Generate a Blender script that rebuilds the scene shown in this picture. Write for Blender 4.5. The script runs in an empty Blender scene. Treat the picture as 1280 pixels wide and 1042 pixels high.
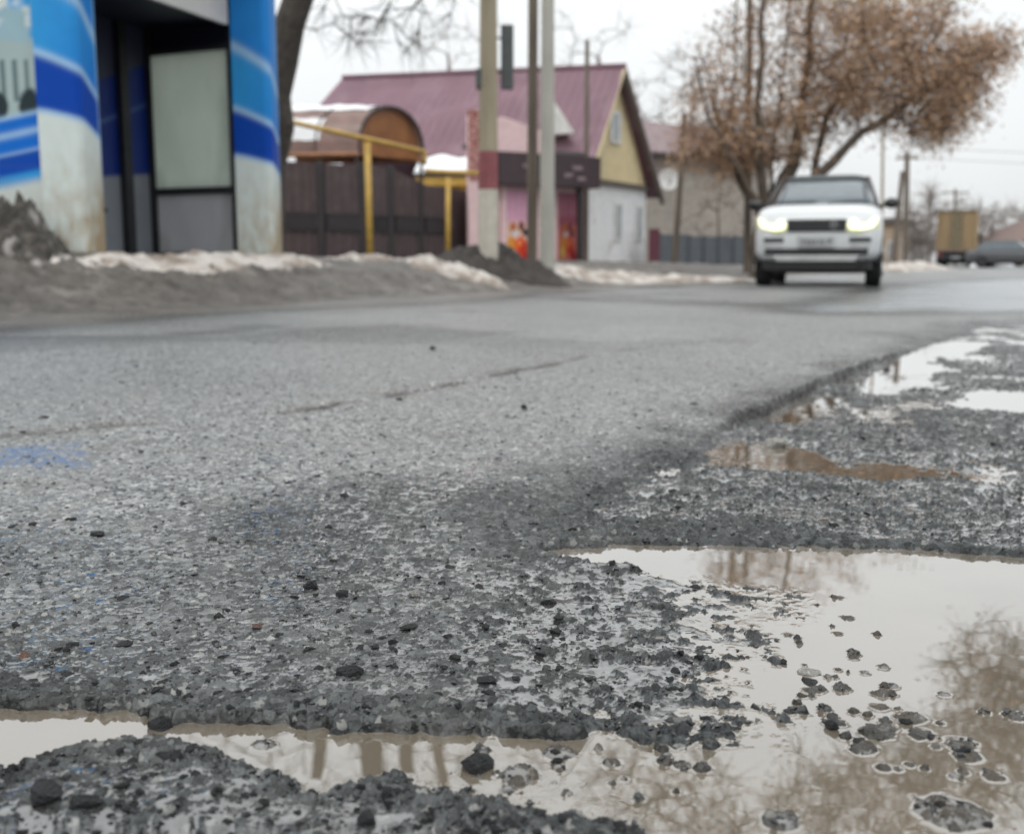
import bpy, bmesh, math, random
import numpy as np
from mathutils import Vector, Matrix
R = math.radians
SC = bpy.context.scene
COL = SC.collection
rng = np.random.RandomState(7)
random.seed(7)

# ---------------------------------------------------------------- camera
F = 1350.0; CH = 0.43; TP = 196.0 / F
PITCH = math.atan(TP); CP, SP = math.cos(PITCH), math.sin(PITCH)
cd = bpy.data.cameras.new('camera'); cam = bpy.data.objects.new('camera', cd); COL.objects.link(cam)
cam.location = (0, 0, CH); cam.rotation_euler = (R(90) - PITCH, 0, 0)
cd.sensor_width = 36; cd.sensor_fit = 'HORIZONTAL'; cd.lens = 36 * F / 1280
cd.clip_start = .02; cd.clip_end = 4000
cd.dof.use_dof = True; cd.dof.focus_distance = 1.32; cd.dof.aperture_fstop = 4.9
SC.camera = cam

# ---------------------------------------------------------------- sky, sun, exposure
SUN_EL, SUN_AZ = R(48), R(200)
w = bpy.data.worlds.new('World'); SC.world = w; w.use_nodes = True
wn = w.node_tree; wn.nodes.clear()
def N(nt, t, **k):
    n = nt.nodes.new(t)
    for a, b in k.items(): setattr(n, a, b)
    return n
out = N(wn, 'ShaderNodeOutputWorld'); bg = N(wn, 'ShaderNodeBackground'); bg.inputs[1].default_value = 0.1
sky = N(wn, 'ShaderNodeTexSky', sky_type='NISHITA'); sky.sun_disc = False
sky.sun_elevation = SUN_EL; sky.sun_rotation = SUN_AZ; sky.dust_density = 4; sky.air_density = 1.2
tc = N(wn, 'ShaderNodeTexCoord'); sep = N(wn, 'ShaderNodeSeparateXYZ')
mr = N(wn, 'ShaderNodeMapRange'); mr.inputs[1].default_value = 0; mr.inputs[2].default_value = 1
mr.inputs[3].default_value = 7.9; mr.inputs[4].default_value = 19
cn = N(wn, 'ShaderNodeTexNoise'); cn.inputs['Scale'].default_value = 2.2; cn.inputs['Detail'].default_value = 5
mp = N(wn, 'ShaderNodeMapping'); mp.inputs['Scale'].default_value = (1, 1, 2.6)
cr = N(wn, 'ShaderNodeMapRange'); cr.inputs[1].default_value = .3; cr.inputs[2].default_value = .7; cr.inputs[3].default_value = .93; cr.inputs[4].default_value = 1.05
mul = N(wn, 'ShaderNodeMath', operation='MULTIPLY')
tint = N(wn, 'ShaderNodeVectorMath', operation='SCALE'); tint.inputs[0].default_value = (.965, .99, 1.0)
mix = N(wn, 'ShaderNodeMix', data_type='RGBA'); mix.inputs[0].default_value = .93
L = wn.links.new
L(tc.outputs['Generated'], sep.inputs[0]); L(sep.outputs[2], mr.inputs[0])
L(tc.outputs['Generated'], mp.inputs[0]); L(mp.outputs[0], cn.inputs['Vector']); L(cn.outputs[0], cr.inputs[0])
L(mr.outputs[0], mul.inputs[0]); L(cr.outputs[0], mul.inputs[1]); L(mul.outputs[0], tint.inputs[3])
L(sky.outputs[0], mix.inputs[6]); L(tint.outputs[0], mix.inputs[7]); L(mix.outputs[2], bg.inputs[0]); L(bg.outputs[0], out.inputs[0])
sd_ = bpy.data.lights.new('sun', 'SUN'); sd_.energy = 0.6; sd_.angle = R(25); sd_.color = (1, .97, .93)
so = bpy.data.objects.new('sun', sd_); COL.objects.link(so)
so.rotation_euler = (R(90) - SUN_EL, 0, math.pi - SUN_AZ)
so.location = (0, -20, 30)
SC.view_settings.view_transform = 'Standard'; SC.view_settings.look = 'None'
SC.view_settings.exposure = 0.12; SC.view_settings.gamma = 1.0; SC.view_settings.use_curve_mapping = False
SC.cycles.use_denoising = True
SC.cycles.max_bounces = 8

# ---------------------------------------------------------------- place helpers (photo-pixel bearings to metres)
def W(px, py, Y):
    dx = (px - 640) / F; dy = (521 - py) / F
    yd = CP + dy * SP; zd = -SP + dy * CP
    t = Y / yd
    return Vector((dx * t, Y, CH + zd * t))
def G(px, py, z=0.0):
    dx = (px - 640) / F; dy = (521 - py) / F
    yd = CP + dy * SP; zd = -SP + dy * CP
    t = (z - CH) / zd
    return (dx * t, yd * t)
def X(px, Y, z=.4): 
    # sideways metres at distance Y, for something near height z
    return (px - 640) / F * (Y * CP + (CH - z) * SP)

# ---------------------------------------------------------------- mesh helpers
class MB:
    def __init__(s): s.v = []; s.f = []; s.m = []
    def add(s, vs, fs, mi=0):
        b = len(s.v); s.v += [tuple(v) for v in vs]; s.f += [tuple(i + b for i in f) for f in fs]; s.m += [mi] * len(fs); return s
    def box(s, a, b, mi=0):
        (x0, y0, z0), (x1, y1, z1) = a, b
        return s.add([(x0,y0,z0),(x1,y0,z0),(x1,y1,z0),(x0,y1,z0),(x0,y0,z1),(x1,y0,z1),(x1,y1,z1),(x0,y1,z1)],
                     [(3,2,1,0),(4,5,6,7),(0,1,5,4),(1,2,6,5),(2,3,7,6),(3,0,4,7)], mi)
    def obox(s, o, u, d, z, mi=0):
        # oriented box: corner o, edge vectors u, d, z
        o, u, d, z = map(Vector, (o, u, d, z))
        p = [o, o+u, o+u+d, o+d]
        return s.add(p + [q+z for q in p], [(3,2,1,0),(4,5,6,7),(0,1,5,4),(1,2,6,5),(2,3,7,6),(3,0,4,7)], mi)
    def tube(s, pts, rad, n=8, cap=True, mi=0):
        pts = [Vector(p) for p in pts]
        if not hasattr(rad, '__len__'): rad = [rad] * len(pts)
        b = len(s.v); up = Vector((0, 0, 1))
        for i, p in enumerate(pts):
            d = (pts[min(i+1, len(pts)-1)] - pts[max(i-1, 0)]).normalized()
            a = d.cross(up if abs(d.z) < .95 else Vector((1, 0, 0))).normalized(); c = a.cross(d)
            for k in range(n):
                t = 2*math.pi*k/n
                s.v.append(tuple(p + (a*math.cos(t) + c*math.sin(t)) * rad[i]))
        for i in range(len(pts)-1):
            for k in range(n):
                s.f.append((b+i*n+k, b+i*n+(k+1)%n, b+(i+1)*n+(k+1)%n, b+(i+1)*n+k)); s.m.append(mi)
        if cap:
            s.f.append(tuple(b+k for k in range(n))[::-1]); s.m.append(mi)
            e = b+(len(pts)-1)*n; s.f.append(tuple(e+k for k in range(n))); s.m.append(mi)
        return s
    def loft(s, rings, cap=True, mi=0):
        b = len(s.v); n = len(rings[0])
        for r in rings: s.v += [tuple(p) for p in r]
        for i in range(len(rings)-1):
            for k in range(n):
                s.f.append((b+i*n+k, b+i*n+(k+1)%n, b+(i+1)*n+(k+1)%n, b+(i+1)*n+k)); s.m.append(mi)
        if cap:
            s.f.append(tuple(b+k for k in range(n))[::-1]); s.m.append(mi)
            e = b+(len(rings)-1)*n; s.f.append(tuple(e+k for k in range(n))); s.m.append(mi)
        return s
    def xf(s, M):
        s.v = [tuple(M @ Vector(v)) for v in s.v]; return s
    def build(s, name, mats, parent=None, smooth=False, bevel=0, seg=2, fix=True):
        return link_mesh(name, s.v, s.f, mats, parent, smooth, bevel, s.m, seg, fix)
def link_mesh(name, v, f, mats, parent=None, smooth=False, bevel=0, mi=None, seg=2, fix=True):
    me = bpy.data.meshes.new(name)
    vv = np.array(v, dtype=np.float64)
    c = np.array([(vv[:,0].min()+vv[:,0].max())/2, (vv[:,1].min()+vv[:,1].max())/2, vv[:,2].min()])
    me.from_pydata((vv - c).tolist(), [], f)
    mats = mats if isinstance(mats, (list, tuple)) else [mats]
    for m in mats: me.materials.append(m)
    if mi and len(mats) > 1: me.polygons.foreach_set('material_index', mi)
    if fix:
        bm = bmesh.new(); bm.from_mesh(me); bmesh.ops.recalc_face_normals(bm, faces=bm.faces); bm.to_mesh(me); bm.free()
    me.polygons.foreach_set('use_smooth', [smooth] * len(me.polygons))
    me.update()
    o = bpy.data.objects.new(name, me); COL.objects.link(o); o.location = c
    if parent:
        o.parent = parent; o.matrix_parent_inverse = root_matrix(parent).inverted()
    if bevel:
        b = o.modifiers.new('bevel', 'BEVEL'); b.width = bevel; b.segments = seg; b.limit_method = 'ANGLE'
    return o
def root_matrix(o):
    m = o.matrix_basis.copy()
    if o.parent: m = root_matrix(o.parent) @ o.matrix_parent_inverse @ m
    return m
def fast_mesh(name, V, Q, mats, parent=None, smooth=True, center=True):
    # V: (n,3) floats, Q: (m,4) or (m,3) ints
    me = bpy.data.meshes.new(name)
    V = np.asarray(V, dtype=np.float64)
    c = np.array([(V[:,0].min()+V[:,0].max())/2, (V[:,1].min()+V[:,1].max())/2, V[:,2].min()]) if center else np.zeros(3)
    n = len(Q); k = Q.shape[1]
    me.vertices.add(len(V)); me.vertices.foreach_set('co', (V - c).astype(np.float32).ravel())
    me.loops.add(n*k); me.loops.foreach_set('vertex_index', Q.astype(np.int32).ravel())
    me.polygons.add(n); me.polygons.foreach_set('loop_start', np.arange(0, n*k, k, dtype=np.int32))
    me.polygons.foreach_set('use_smooth', np.full(n, smooth))
    for m in (mats if isinstance(mats, (list, tuple)) else [mats]): me.materials.append(m)
    me.update(calc_edges=True)
    o = bpy.data.objects.new(name, me); COL.objects.link(o); o.location = c
    if parent:
        o.parent = parent; o.matrix_parent_inverse = root_matrix(parent).inverted()
    return o
def attr(o, name, data):
    a = o.data.attributes.new(name, 'FLOAT', 'POINT'); a.data.foreach_set('value', np.asarray(data, dtype=np.float32))
def tag(o, label, cat, group=None, kind=None):
    o['label'] = label; o['category'] = cat
    if group: o['group'] = group
    if kind: o['kind'] = kind
    return o
def thing(name, loc, label, cat, group=None):
    o = bpy.data.objects.new(name, None); COL.objects.link(o); o.location = loc; o.empty_display_size = .2
    return tag(o, label, cat, group)
def struct(o): o['kind'] = 'structure'; return o
def stuff(o): o['kind'] = 'stuff'; return o

# ---------------------------------------------------------------- materials
def mat(name, col, rough=.6, metal=0, var=.15, vscale=6, bump=0, bscale=40, col2=None, dirt=None, dirt_scale=1.5, dirt_lo=.5, emit=None, estr=0, spec=.5, ior=None, coat=0, vcol=None, coords='Object', streak=1.0):
    m = bpy.data.materials.new(name); m.use_nodes = True; nt = m.node_tree; b = nt.nodes['Principled BSDF']
    b.inputs['Roughness'].default_value = rough; b.inputs['Metallic'].default_value = metal
    b.inputs['Specular IOR Level'].default_value = spec; b.inputs['Coat Weight'].default_value = coat
    if ior: b.inputs['IOR'].default_value = ior
    t = N(nt, 'ShaderNodeTexCoord'); l = nt.links.new
    mpn = N(nt, 'ShaderNodeMapping'); mpn.inputs['Scale'].default_value = (1, 1, streak); l(t.outputs[coords], mpn.inputs[0])
    n = N(nt, 'ShaderNodeTexNoise'); n.inputs['Scale'].default_value = vscale; n.inputs['Detail'].default_value = 5; l(mpn.outputs[0], n.inputs['Vector'])
    rmp = N(nt, 'ShaderNodeMapRange'); rmp.inputs[1].default_value = .3; rmp.inputs[2].default_value = .7; l(n.outputs[0], rmp.inputs[0])
    mx = N(nt, 'ShaderNodeMix', data_type='RGBA'); l(rmp.outputs[0], mx.inputs[0])
    if vcol:
        va = N(nt, 'ShaderNodeVertexColor', layer_name=vcol)
        dk = N(nt, 'ShaderNodeMix', data_type='RGBA', blend_type='MULTIPLY'); dk.inputs[0].default_value = 1
        dk.inputs[7].default_value = (1-var, 1-var, 1-var, 1); l(va.outputs[0], dk.inputs[6])
        l(dk.outputs[2], mx.inputs[6]); l(va.outputs[0], mx.inputs[7])
    else:
        c2 = col2 or tuple(min(1, c*(1+var)) for c in col)
        mx.inputs[6].default_value = (*[c*(1-var) for c in col], 1); mx.inputs[7].default_value = (*c2, 1)
    last = mx.outputs[2]
    if dirt:
        n2 = N(nt, 'ShaderNodeTexNoise'); n2.inputs['Scale'].default_value = dirt_scale; n2.inputs['Detail'].default_value = 7; l(mpn.outputs[0], n2.inputs['Vector'])
        r2 = N(nt, 'ShaderNodeMapRange'); r2.inputs[1].default_value = dirt_lo; r2.inputs[2].default_value = dirt_lo+.18; l(n2.outputs[0], r2.inputs[0])
        m2 = N(nt, 'ShaderNodeMix', data_type='RGBA'); l(r2.outputs[0], m2.inputs[0]); l(last, m2.inputs[6]); m2.inputs[7].default_value = (*dirt, 1)
        last = m2.outputs[2]
    l(last, b.inputs['Base Color'])
    if bump:
        n3 = N(nt, 'ShaderNodeTexNoise'); n3.inputs['Scale'].default_value = bscale; n3.inputs['Detail'].default_value = 6; l(t.outputs[coords], n3.inputs['Vector'])
        bp = N(nt, 'ShaderNodeBump'); bp.inputs['Strength'].default_value = 1; bp.inputs['Distance'].default_value = bump
        l(n3.outputs[0], bp.inputs['Height']); l(bp.outputs[0], b.inputs['Normal'])
    if emit:
        b.inputs['Emission Color'].default_value = (*emit, 1); b.inputs['Emission Strength'].default_value = estr
    return m
M = {}
M['metal_black'] = mat('black_frame', (.02,.021,.024), .45, var=.3)
M['rubber'] = mat('rubber', (.018,.018,.018), .8, bump=.003)
M['brown_steel'] = mat('brown_profiled_sheet', (.075,.05,.052), .5, var=.2, dirt=(.13,.11,.10), dirt_scale=2, dirt_lo=.56)
M['dark_post'] = mat('dark_steel_post', (.03,.025,.027), .5)
M['yellow'] = mat('yellow_pipe_paint', (.52,.33,.07), .5, var=.2, dirt=(.3,.2,.08), dirt_lo=.58)
M['maroon'] = mat('maroon_roof_sheet', (.195,.105,.135), .5, var=.12, vscale=1.2, dirt=(.25,.16,.19), dirt_scale=.8)
M['maroon2'] = mat('faded_maroon_roof', (.20,.145,.15), .65, var=.2, vscale=2)
M['white_wall'] = mat('whitewashed_wall', (.70,.70,.71), .85, var=.08, bump=.01, bscale=20, dirt=(.42,.40,.37), dirt_scale=2, dirt_lo=.58)
M['cream_siding'] = mat('cream_siding', (.70,.60,.38), .7, var=.1, vscale=3)
M['trim_brown'] = mat('weathered_brown_trim', (.10,.085,.065), .8)
M['window_grey'] = mat('grey_glass', (.30,.32,.34), .15, var=.2)
M['frame_white'] = mat('white_window_frame', (.62,.62,.6), .6)
M['brick'] = mat('beige_brick', (.36,.325,.285), .9, var=.2, vscale=7, bump=.01, bscale=30)
M['brick2'] = mat('lighter_brick', (.39,.355,.315), .9, var=.2, vscale=7)
M['grey_fence'] = mat('grey_blue_sheet', (.10,.112,.128), .55, var=.2)
M['wine'] = mat('wine_red_sheet', (.12,.03,.05), .5)
M['concrete_pole'] = mat('beige_concrete', (.33,.285,.205), .9, var=.15, vscale=4, bump=.008, streak=.3)
M['concrete_grey'] = mat('pale_concrete', (.40,.39,.35), .9, var=.12, vscale=4, bump=.006, streak=.3)
M['pole_red'] = mat('faded_red_paint', (.24,.075,.085), .75, var=.15)
M['pole_white'] = mat('dirty_white_paint', (.50,.47,.40), .8, var=.12, dirt=(.3,.26,.2), dirt_lo=.55)
M['wood_pole'] = mat('weathered_wood', (.15,.125,.10), .9, var=.3, vscale=9, streak=.12, bump=.01)
M['bark'] = mat('dark_bark', (.060,.052,.045), .95, var=.35, vscale=12, bump=.03, bscale=14)
M['bark_brown'] = mat('brown_bark', (.10,.078,.06), .95, var=.35, vscale=12, bump=.02, bscale=14)
M['twig'] = mat('twig_bark', (.12,.095,.08), .9, var=.3)
M['twig_hazed'] = mat('hazed_distant_twigs', (.22,.19,.175), .95, var=.25)  # pale tone: distance haze painted into the bark colour
M['leaf'] = mat('dry_brown_seed_clusters', (.38,.225,.135), .85, var=.3, vscale=1.5, col2=(.56,.38,.245))
M['snow'] = mat('old_snow', (.56,.52,.48), .75, var=.10, bump=.03, bscale=16, dirt=(.27,.225,.185), dirt_scale=3.4, dirt_lo=.42)
M['snow_clean'] = mat('roof_snow', (.80,.81,.82), .7, var=.04, bump=.02, bscale=8)
M['earth'] = mat('dark_wet_earth', (.045,.038,.034), .8, var=.4, vscale=8, bump=.03, bscale=20)
M['earth_grey'] = mat('grey_rubble', (.11,.10,.09), .85, var=.5, vscale=9, bump=.03, bscale=20, dirt=(.45,.43,.41), dirt_scale=2.2, dirt_lo=.57)
M['rubble'] = mat('rubble_and_snow', (.07,.063,.055), .85, var=.6, vscale=10, bump=.05, bscale=16, dirt=(.50,.48,.46), dirt_scale=4.5, dirt_lo=.53)
M['pink'] = mat('pink_board', (.72,.52,.53), .6, var=.08)
M['dark_band'] = mat('dark_sign_board', (.045,.028,.034), .5)
M['script'] = mat('pale_script_paint', (.34,.27,.28), .6)
M['orange_poly'] = mat('amber_polycarbonate', (.26,.10,.03), .35, var=.3, vscale=3)
M['brown_poly'] = mat('brown_polycarbonate', (.20,.12,.10), .3, var=.25, vscale=3)
M['shelter_white'] = mat('pale_fascia', (.52,.51,.50), .5, var=.05)
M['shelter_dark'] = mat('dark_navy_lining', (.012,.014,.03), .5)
M['shelter_grey'] = mat('scuffed_grey_panel', (.22,.225,.235), .45, var=.12, dirt=(.16,.16,.15), dirt_lo=.55)
M['print'] = mat('printed_vinyl', (1,1,1), .5, vcol='print', var=.08, spec=.15)
def frosted(name, col, col2):
    m = mat(name, col, .3, var=.1, vscale=1.6, dirt=col2, dirt_scale=2.2, dirt_lo=.54, streak=.5); nt = m.node_tree
    b = nt.nodes['Principled BSDF']; tr = nt.nodes.new('ShaderNodeBsdfTranslucent'); mx = nt.nodes.new('ShaderNodeMixShader'); mx.inputs[0].default_value = .6
    nt.links.new(b.inputs['Base Color'].links[0].from_socket, tr.inputs[0]); nt.links.new(b.outputs[0], mx.inputs[1]); nt.links.new(tr.outputs[0], mx.inputs[2])
    nt.links.new(mx.outputs[0], nt.nodes['Material Output'].inputs[0]); return m
M['lightbox'] = frosted('frosted_green_grey_panel', (.80,.86,.80), (.62,.69,.63)); M['shelter_grey2'] = frosted('frosted_grey_panel', (.60,.61,.63), (.48,.48,.48))
M['print_dark'] = mat('printed_inner_vinyl', (1,1,1), .4, vcol='print', var=.1)
M['paint_white'] = mat('white_car_paint', (.60,.62,.63), .35, var=.03, coat=.4)
M['glass_dark'] = mat('tinted_windscreen', (.10,.125,.14), .15, var=.1, coat=.25, ior=1.5)
M['gloss_black'] = mat('gloss_black_plastic', (.012,.012,.013), .3)
M['grille'] = mat('black_grille', (.01,.01,.012), .4)
M['silver'] = mat('satin_silver', (.45,.46,.46), .35, metal=.4)
M['plate'] = mat('licence_plate_white', (.36,.37,.38), .5)
M['plate_ink'] = mat('plate_ink', (.10,.10,.11), .6)
M['headlamp'] = mat('lit_headlamp', (.6,.6,.45), .2, emit=(1,.96,.66), estr=1.05)
M['headlamp_rim'] = mat('headlamp_housing', (.55,.60,.30), .2, emit=(.9,.95,.45), estr=.12)
M['box_yellow'] = mat('ochre_truck_tarpaulin', (.27,.19,.105), .75, var=.25, vscale=1.2, streak=.3)
M['box_stripe'] = mat('olive_truck_panel', (.16,.13,.08), .75, var=.2)
M['truck_dark'] = mat('truck_chassis_black', (.02,.022,.025), .6)
M['red_lamp'] = mat('red_tail_lamp', (.22,.03,.03), .3)
M['wire'] = mat('cable', (.22,.22,.23), .6)
M['sign_grey'] = mat('dark_grey_sign_back', (.075,.085,.085), .5)
M['rim'] = mat('dark_alloy', (.07,.07,.075), .35, metal=.7)
M['beige_house'] = mat('far_beige_render', (.46,.36,.27), .9)
M['roof_brown'] = mat('far_brown_roof', (.17,.12,.105), .8)
M['roof_dark'] = mat('far_dark_slate', (.12,.11,.11), .8)

# ---------------------------------------------------------------- noise
PERM = np.random.RandomState(3).permutation(256); PERM = np.concatenate([PERM, PERM, PERM])
GA = np.random.RandomState(4).rand(256) * 2*np.pi; GX, GY = np.cos(GA), np.sin(GA)
RV = np.random.RandomState(5).rand(3, 256)
def hsh(i, j, s=0): return PERM[(PERM[(i + s*37) & 255] + j) & 255]
def perlin(x, y, s=0):
    xi = np.floor(x).astype(np.int64); yi = np.floor(y).astype(np.int64); u = x - xi; v = y - yi
    def g(a, b):
        h = hsh(xi+a, yi+b, s); return GX[h]*(u-a) + GY[h]*(v-b)
    fu = u*u*u*(u*(u*6-15)+10); fv = v*v*v*(v*(v*6-15)+10)
    a = g(0,0)*(1-fu)+g(1,0)*fu; b = g(0,1)*(1-fu)+g(1,1)*fu
    return (a*(1-fv)+b*fv) * 1.5
def fbm(x, y, sc, o=4, s=0, gain=.5):
    r = 0; a = 1; f = 1/sc
    for k in range(o):
        r = r + a*perlin(x*f + 13.7*k, y*f + 7.3*k, s+k); a *= gain; f *= 2.03
    return r
def worley(x, y, c, s=0, jit=.9):
    X_ = x/c; Y_ = y/c; xi = np.floor(X_).astype(np.int64); yi = np.floor(Y_).astype(np.int64)
    best = np.full(x.shape, 9.0); sec = np.full(x.shape, 9.0); rid = np.zeros(x.shape, dtype=np.int64)
    for a in (-1, 0, 1):
        for b in (-1, 0, 1):
            h = hsh(xi+a, yi+b, s)
            px = xi+a+.5+(RV[0][h]-.5)*jit; py = yi+b+.5+(RV[1][h]-.5)*jit
            d = np.hypot(X_-px, Y_-py)
            m = d < best
            sec = np.where(m, best, np.minimum(sec, d)); rid = np.where(m, h, rid); best = np.where(m, d, best)
    return best, sec, RV[2][rid]
def sstep(a, b, x):
    t = np.clip((x-a)/(b-a), 0, 1); return t*t*(3-2*t)
def sdpoly(P, x, y):
    d = np.full(x.shape, 1e9); inside = np.zeros(x.shape, dtype=bool); n = len(P)
    for i in range(n):
        ax, ay = P[i]; bx, by = P[(i+1) % n]
        ex, ey = bx-ax, by-ay; L2 = ex*ex+ey*ey+1e-12
        t = np.clip(((x-ax)*ex+(y-ay)*ey)/L2, 0, 1)
        d = np.minimum(d, np.hypot(x-ax-t*ex, y-ay-t*ey))
        c = ((ay > y) != (by > y)) & (x < (bx-ax)*(y-ay)/(by-ay+1e-12)+ax)
        inside ^= c
    return np.where(inside, -d, d)
def sdline(P, x, y):
    d = np.full(x.shape, 1e9); sgn = np.zeros(x.shape)
    for i in range(len(P)-1):
        ax, ay = P[i]; bx, by = P[i+1]; ex, ey = bx-ax, by-ay; L2 = ex*ex+ey*ey
        t = np.clip(((x-ax)*ex+(y-ay)*ey)/L2, 0, 1); dd = np.hypot(x-ax-t*ex, y-ay-t*ey)
        cr_ = ex*(y-ay)-ey*(x-ax); m = dd < d
        sgn = np.where(m, np.sign(cr_), sgn); d = np.minimum(d, dd)
    return d*sgn
def GP(pts, z=-.01): return [G(a, b, z) for a, b in pts]

# ---------------------------------------------------------------- ground zones
WL = -.012; WU = -.030
P_MAIN = GP([(-300,880),(0,884),(150,893),(330,905),(560,916),(800,926),(930,932),(1010,925),(1050,905),(1040,890),(965,876),(950,850),(985,820),(1000,790),(1035,757),(1000,738),(900,722),(800,707),(700,697),(690,688),(760,682),(900,681),(1010,685),(1130,686),(1280,697),(1500,715),(2300,760),(2300,1500),(900,1500),(850,1046),(760,1022),(640,1005),(590,985),(500,968),(420,975),(330,962),(250,942),(160,925),(80,935),(0,962),(-300,985)])
P_PEN = GP([(655,705),(860,716),(1030,750),(1000,800),(950,862),(1060,895),(1010,932),(800,928),(660,905),(640,860),(600,790),(620,740)])
P_SHELF = GP([(540,985),(560,930),(700,940),(800,1000),(860,1046),(860,1200),(560,1200),(520,1042)])
P_UR = GP([(905,534),(1000,492),(1140,434),(1200,405),(1500,388),(2600,388),(2600,740),(1500,712),(1280,694),(1130,684),(900,679),(760,680),(690,684),(650,650),(700,605),(760,577),(850,560)], -.015)
P_SUB = [GP(p, WU) for p in (
    [(690,604),(700,580),(770,572),(850,580),(860,600),(790,607)],
    [(830,572),(900,556),(1010,556),(1060,580),(1200,578),(1215,596),(1100,612),(980,590),(900,585)],
    [(935,523),(960,500),(1040,492),(1062,505),(1030,520),(980,528)],
    [(1062,497),(1090,462),(1130,440),(1165,428),(1235,426),(1225,438),(1165,448),(1170,478),(1120,492)],
    [(1205,612),(1200,578),(1290,566),(1500,590),(1500,640),(1290,616)],
    [(1195,512),(1210,488),(1300,486),(1420,505),(1290,520)],
    [(1215,650),(1220,622),(1290,615),(1400,640),(1330,660)])]
P_EDGE = [(-9,1.0), (-6.2,4.7)] + [G(-140,408), G(60,396), G(300,385), G(520,373), G(640,365), G(800,356), G(950,347), G(1080,340)] + [(24,66),(45,115)]
SEAM = [G(-40,548), G(150,528), G(260,524), G(380,507), G(560,478), G(640,462), G(730,447), G(840,428)]
P_BLUE_REFL = GP([(-60,560),(40,556),(95,553),(97,582),(30,580),(-60,590)], 0)  # patch of road where the shelter's blue reflection is painted in
P_SMOOTH = GP([(1050,388),(1120,366),(1180,353),(1280,350),(1500,352),(1500,378),(1280,385)], 0)
ISL = [  # islands of stone standing in the puddle: px, py, half width px, height m
    (1190,1016,48,.010),(976,1026,26,.010),(1242,971,16,.007),(1210,946,20,.007),(1200,930,24,.004),(1078,936,20,.009),
    (1096,916,24,.010),(1105,960,12,.004),(1140,898,22,.005),(1150,918,22,.004),(700,942,24,.009),(648,970,26,.012),(330,932,18,.006),(1270,895,16,.006),(1100,884,14,.003),(1180,868,10,.003)]
_ri = np.random.RandomState(9)
ISL += [(_ri.uniform(985,1120), _ri.uniform(855,925), _ri.uniform(5,14), _ri.uniform(.003,.008)) for _ in range(26)]
ISL += [(_ri.uniform(960,1110), _ri.uniform(742,850), _ri.uniform(3,10), _ri.uniform(.003,.006)) for _ in range(24)]
ISL += [(_ri.uniform(600,900), _ri.uniform(935,1000), _ri.uniform(5,16), _ri.uniform(.003,.008)) for _ in range(22)]
ISL += [(_ri.uniform(1100,1285), _ri.uniform(860,1000), _ri.uniform(3,9), _ri.uniform(.003,.006)) for _ in range(14)]
def verge_top(Y): return np.interp(Y, [-5, 6, 9, 12, 18, 26, 35, 60, 120], [.50, .50, .50, .47, .40, .37, .23, .12, .05])
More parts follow.
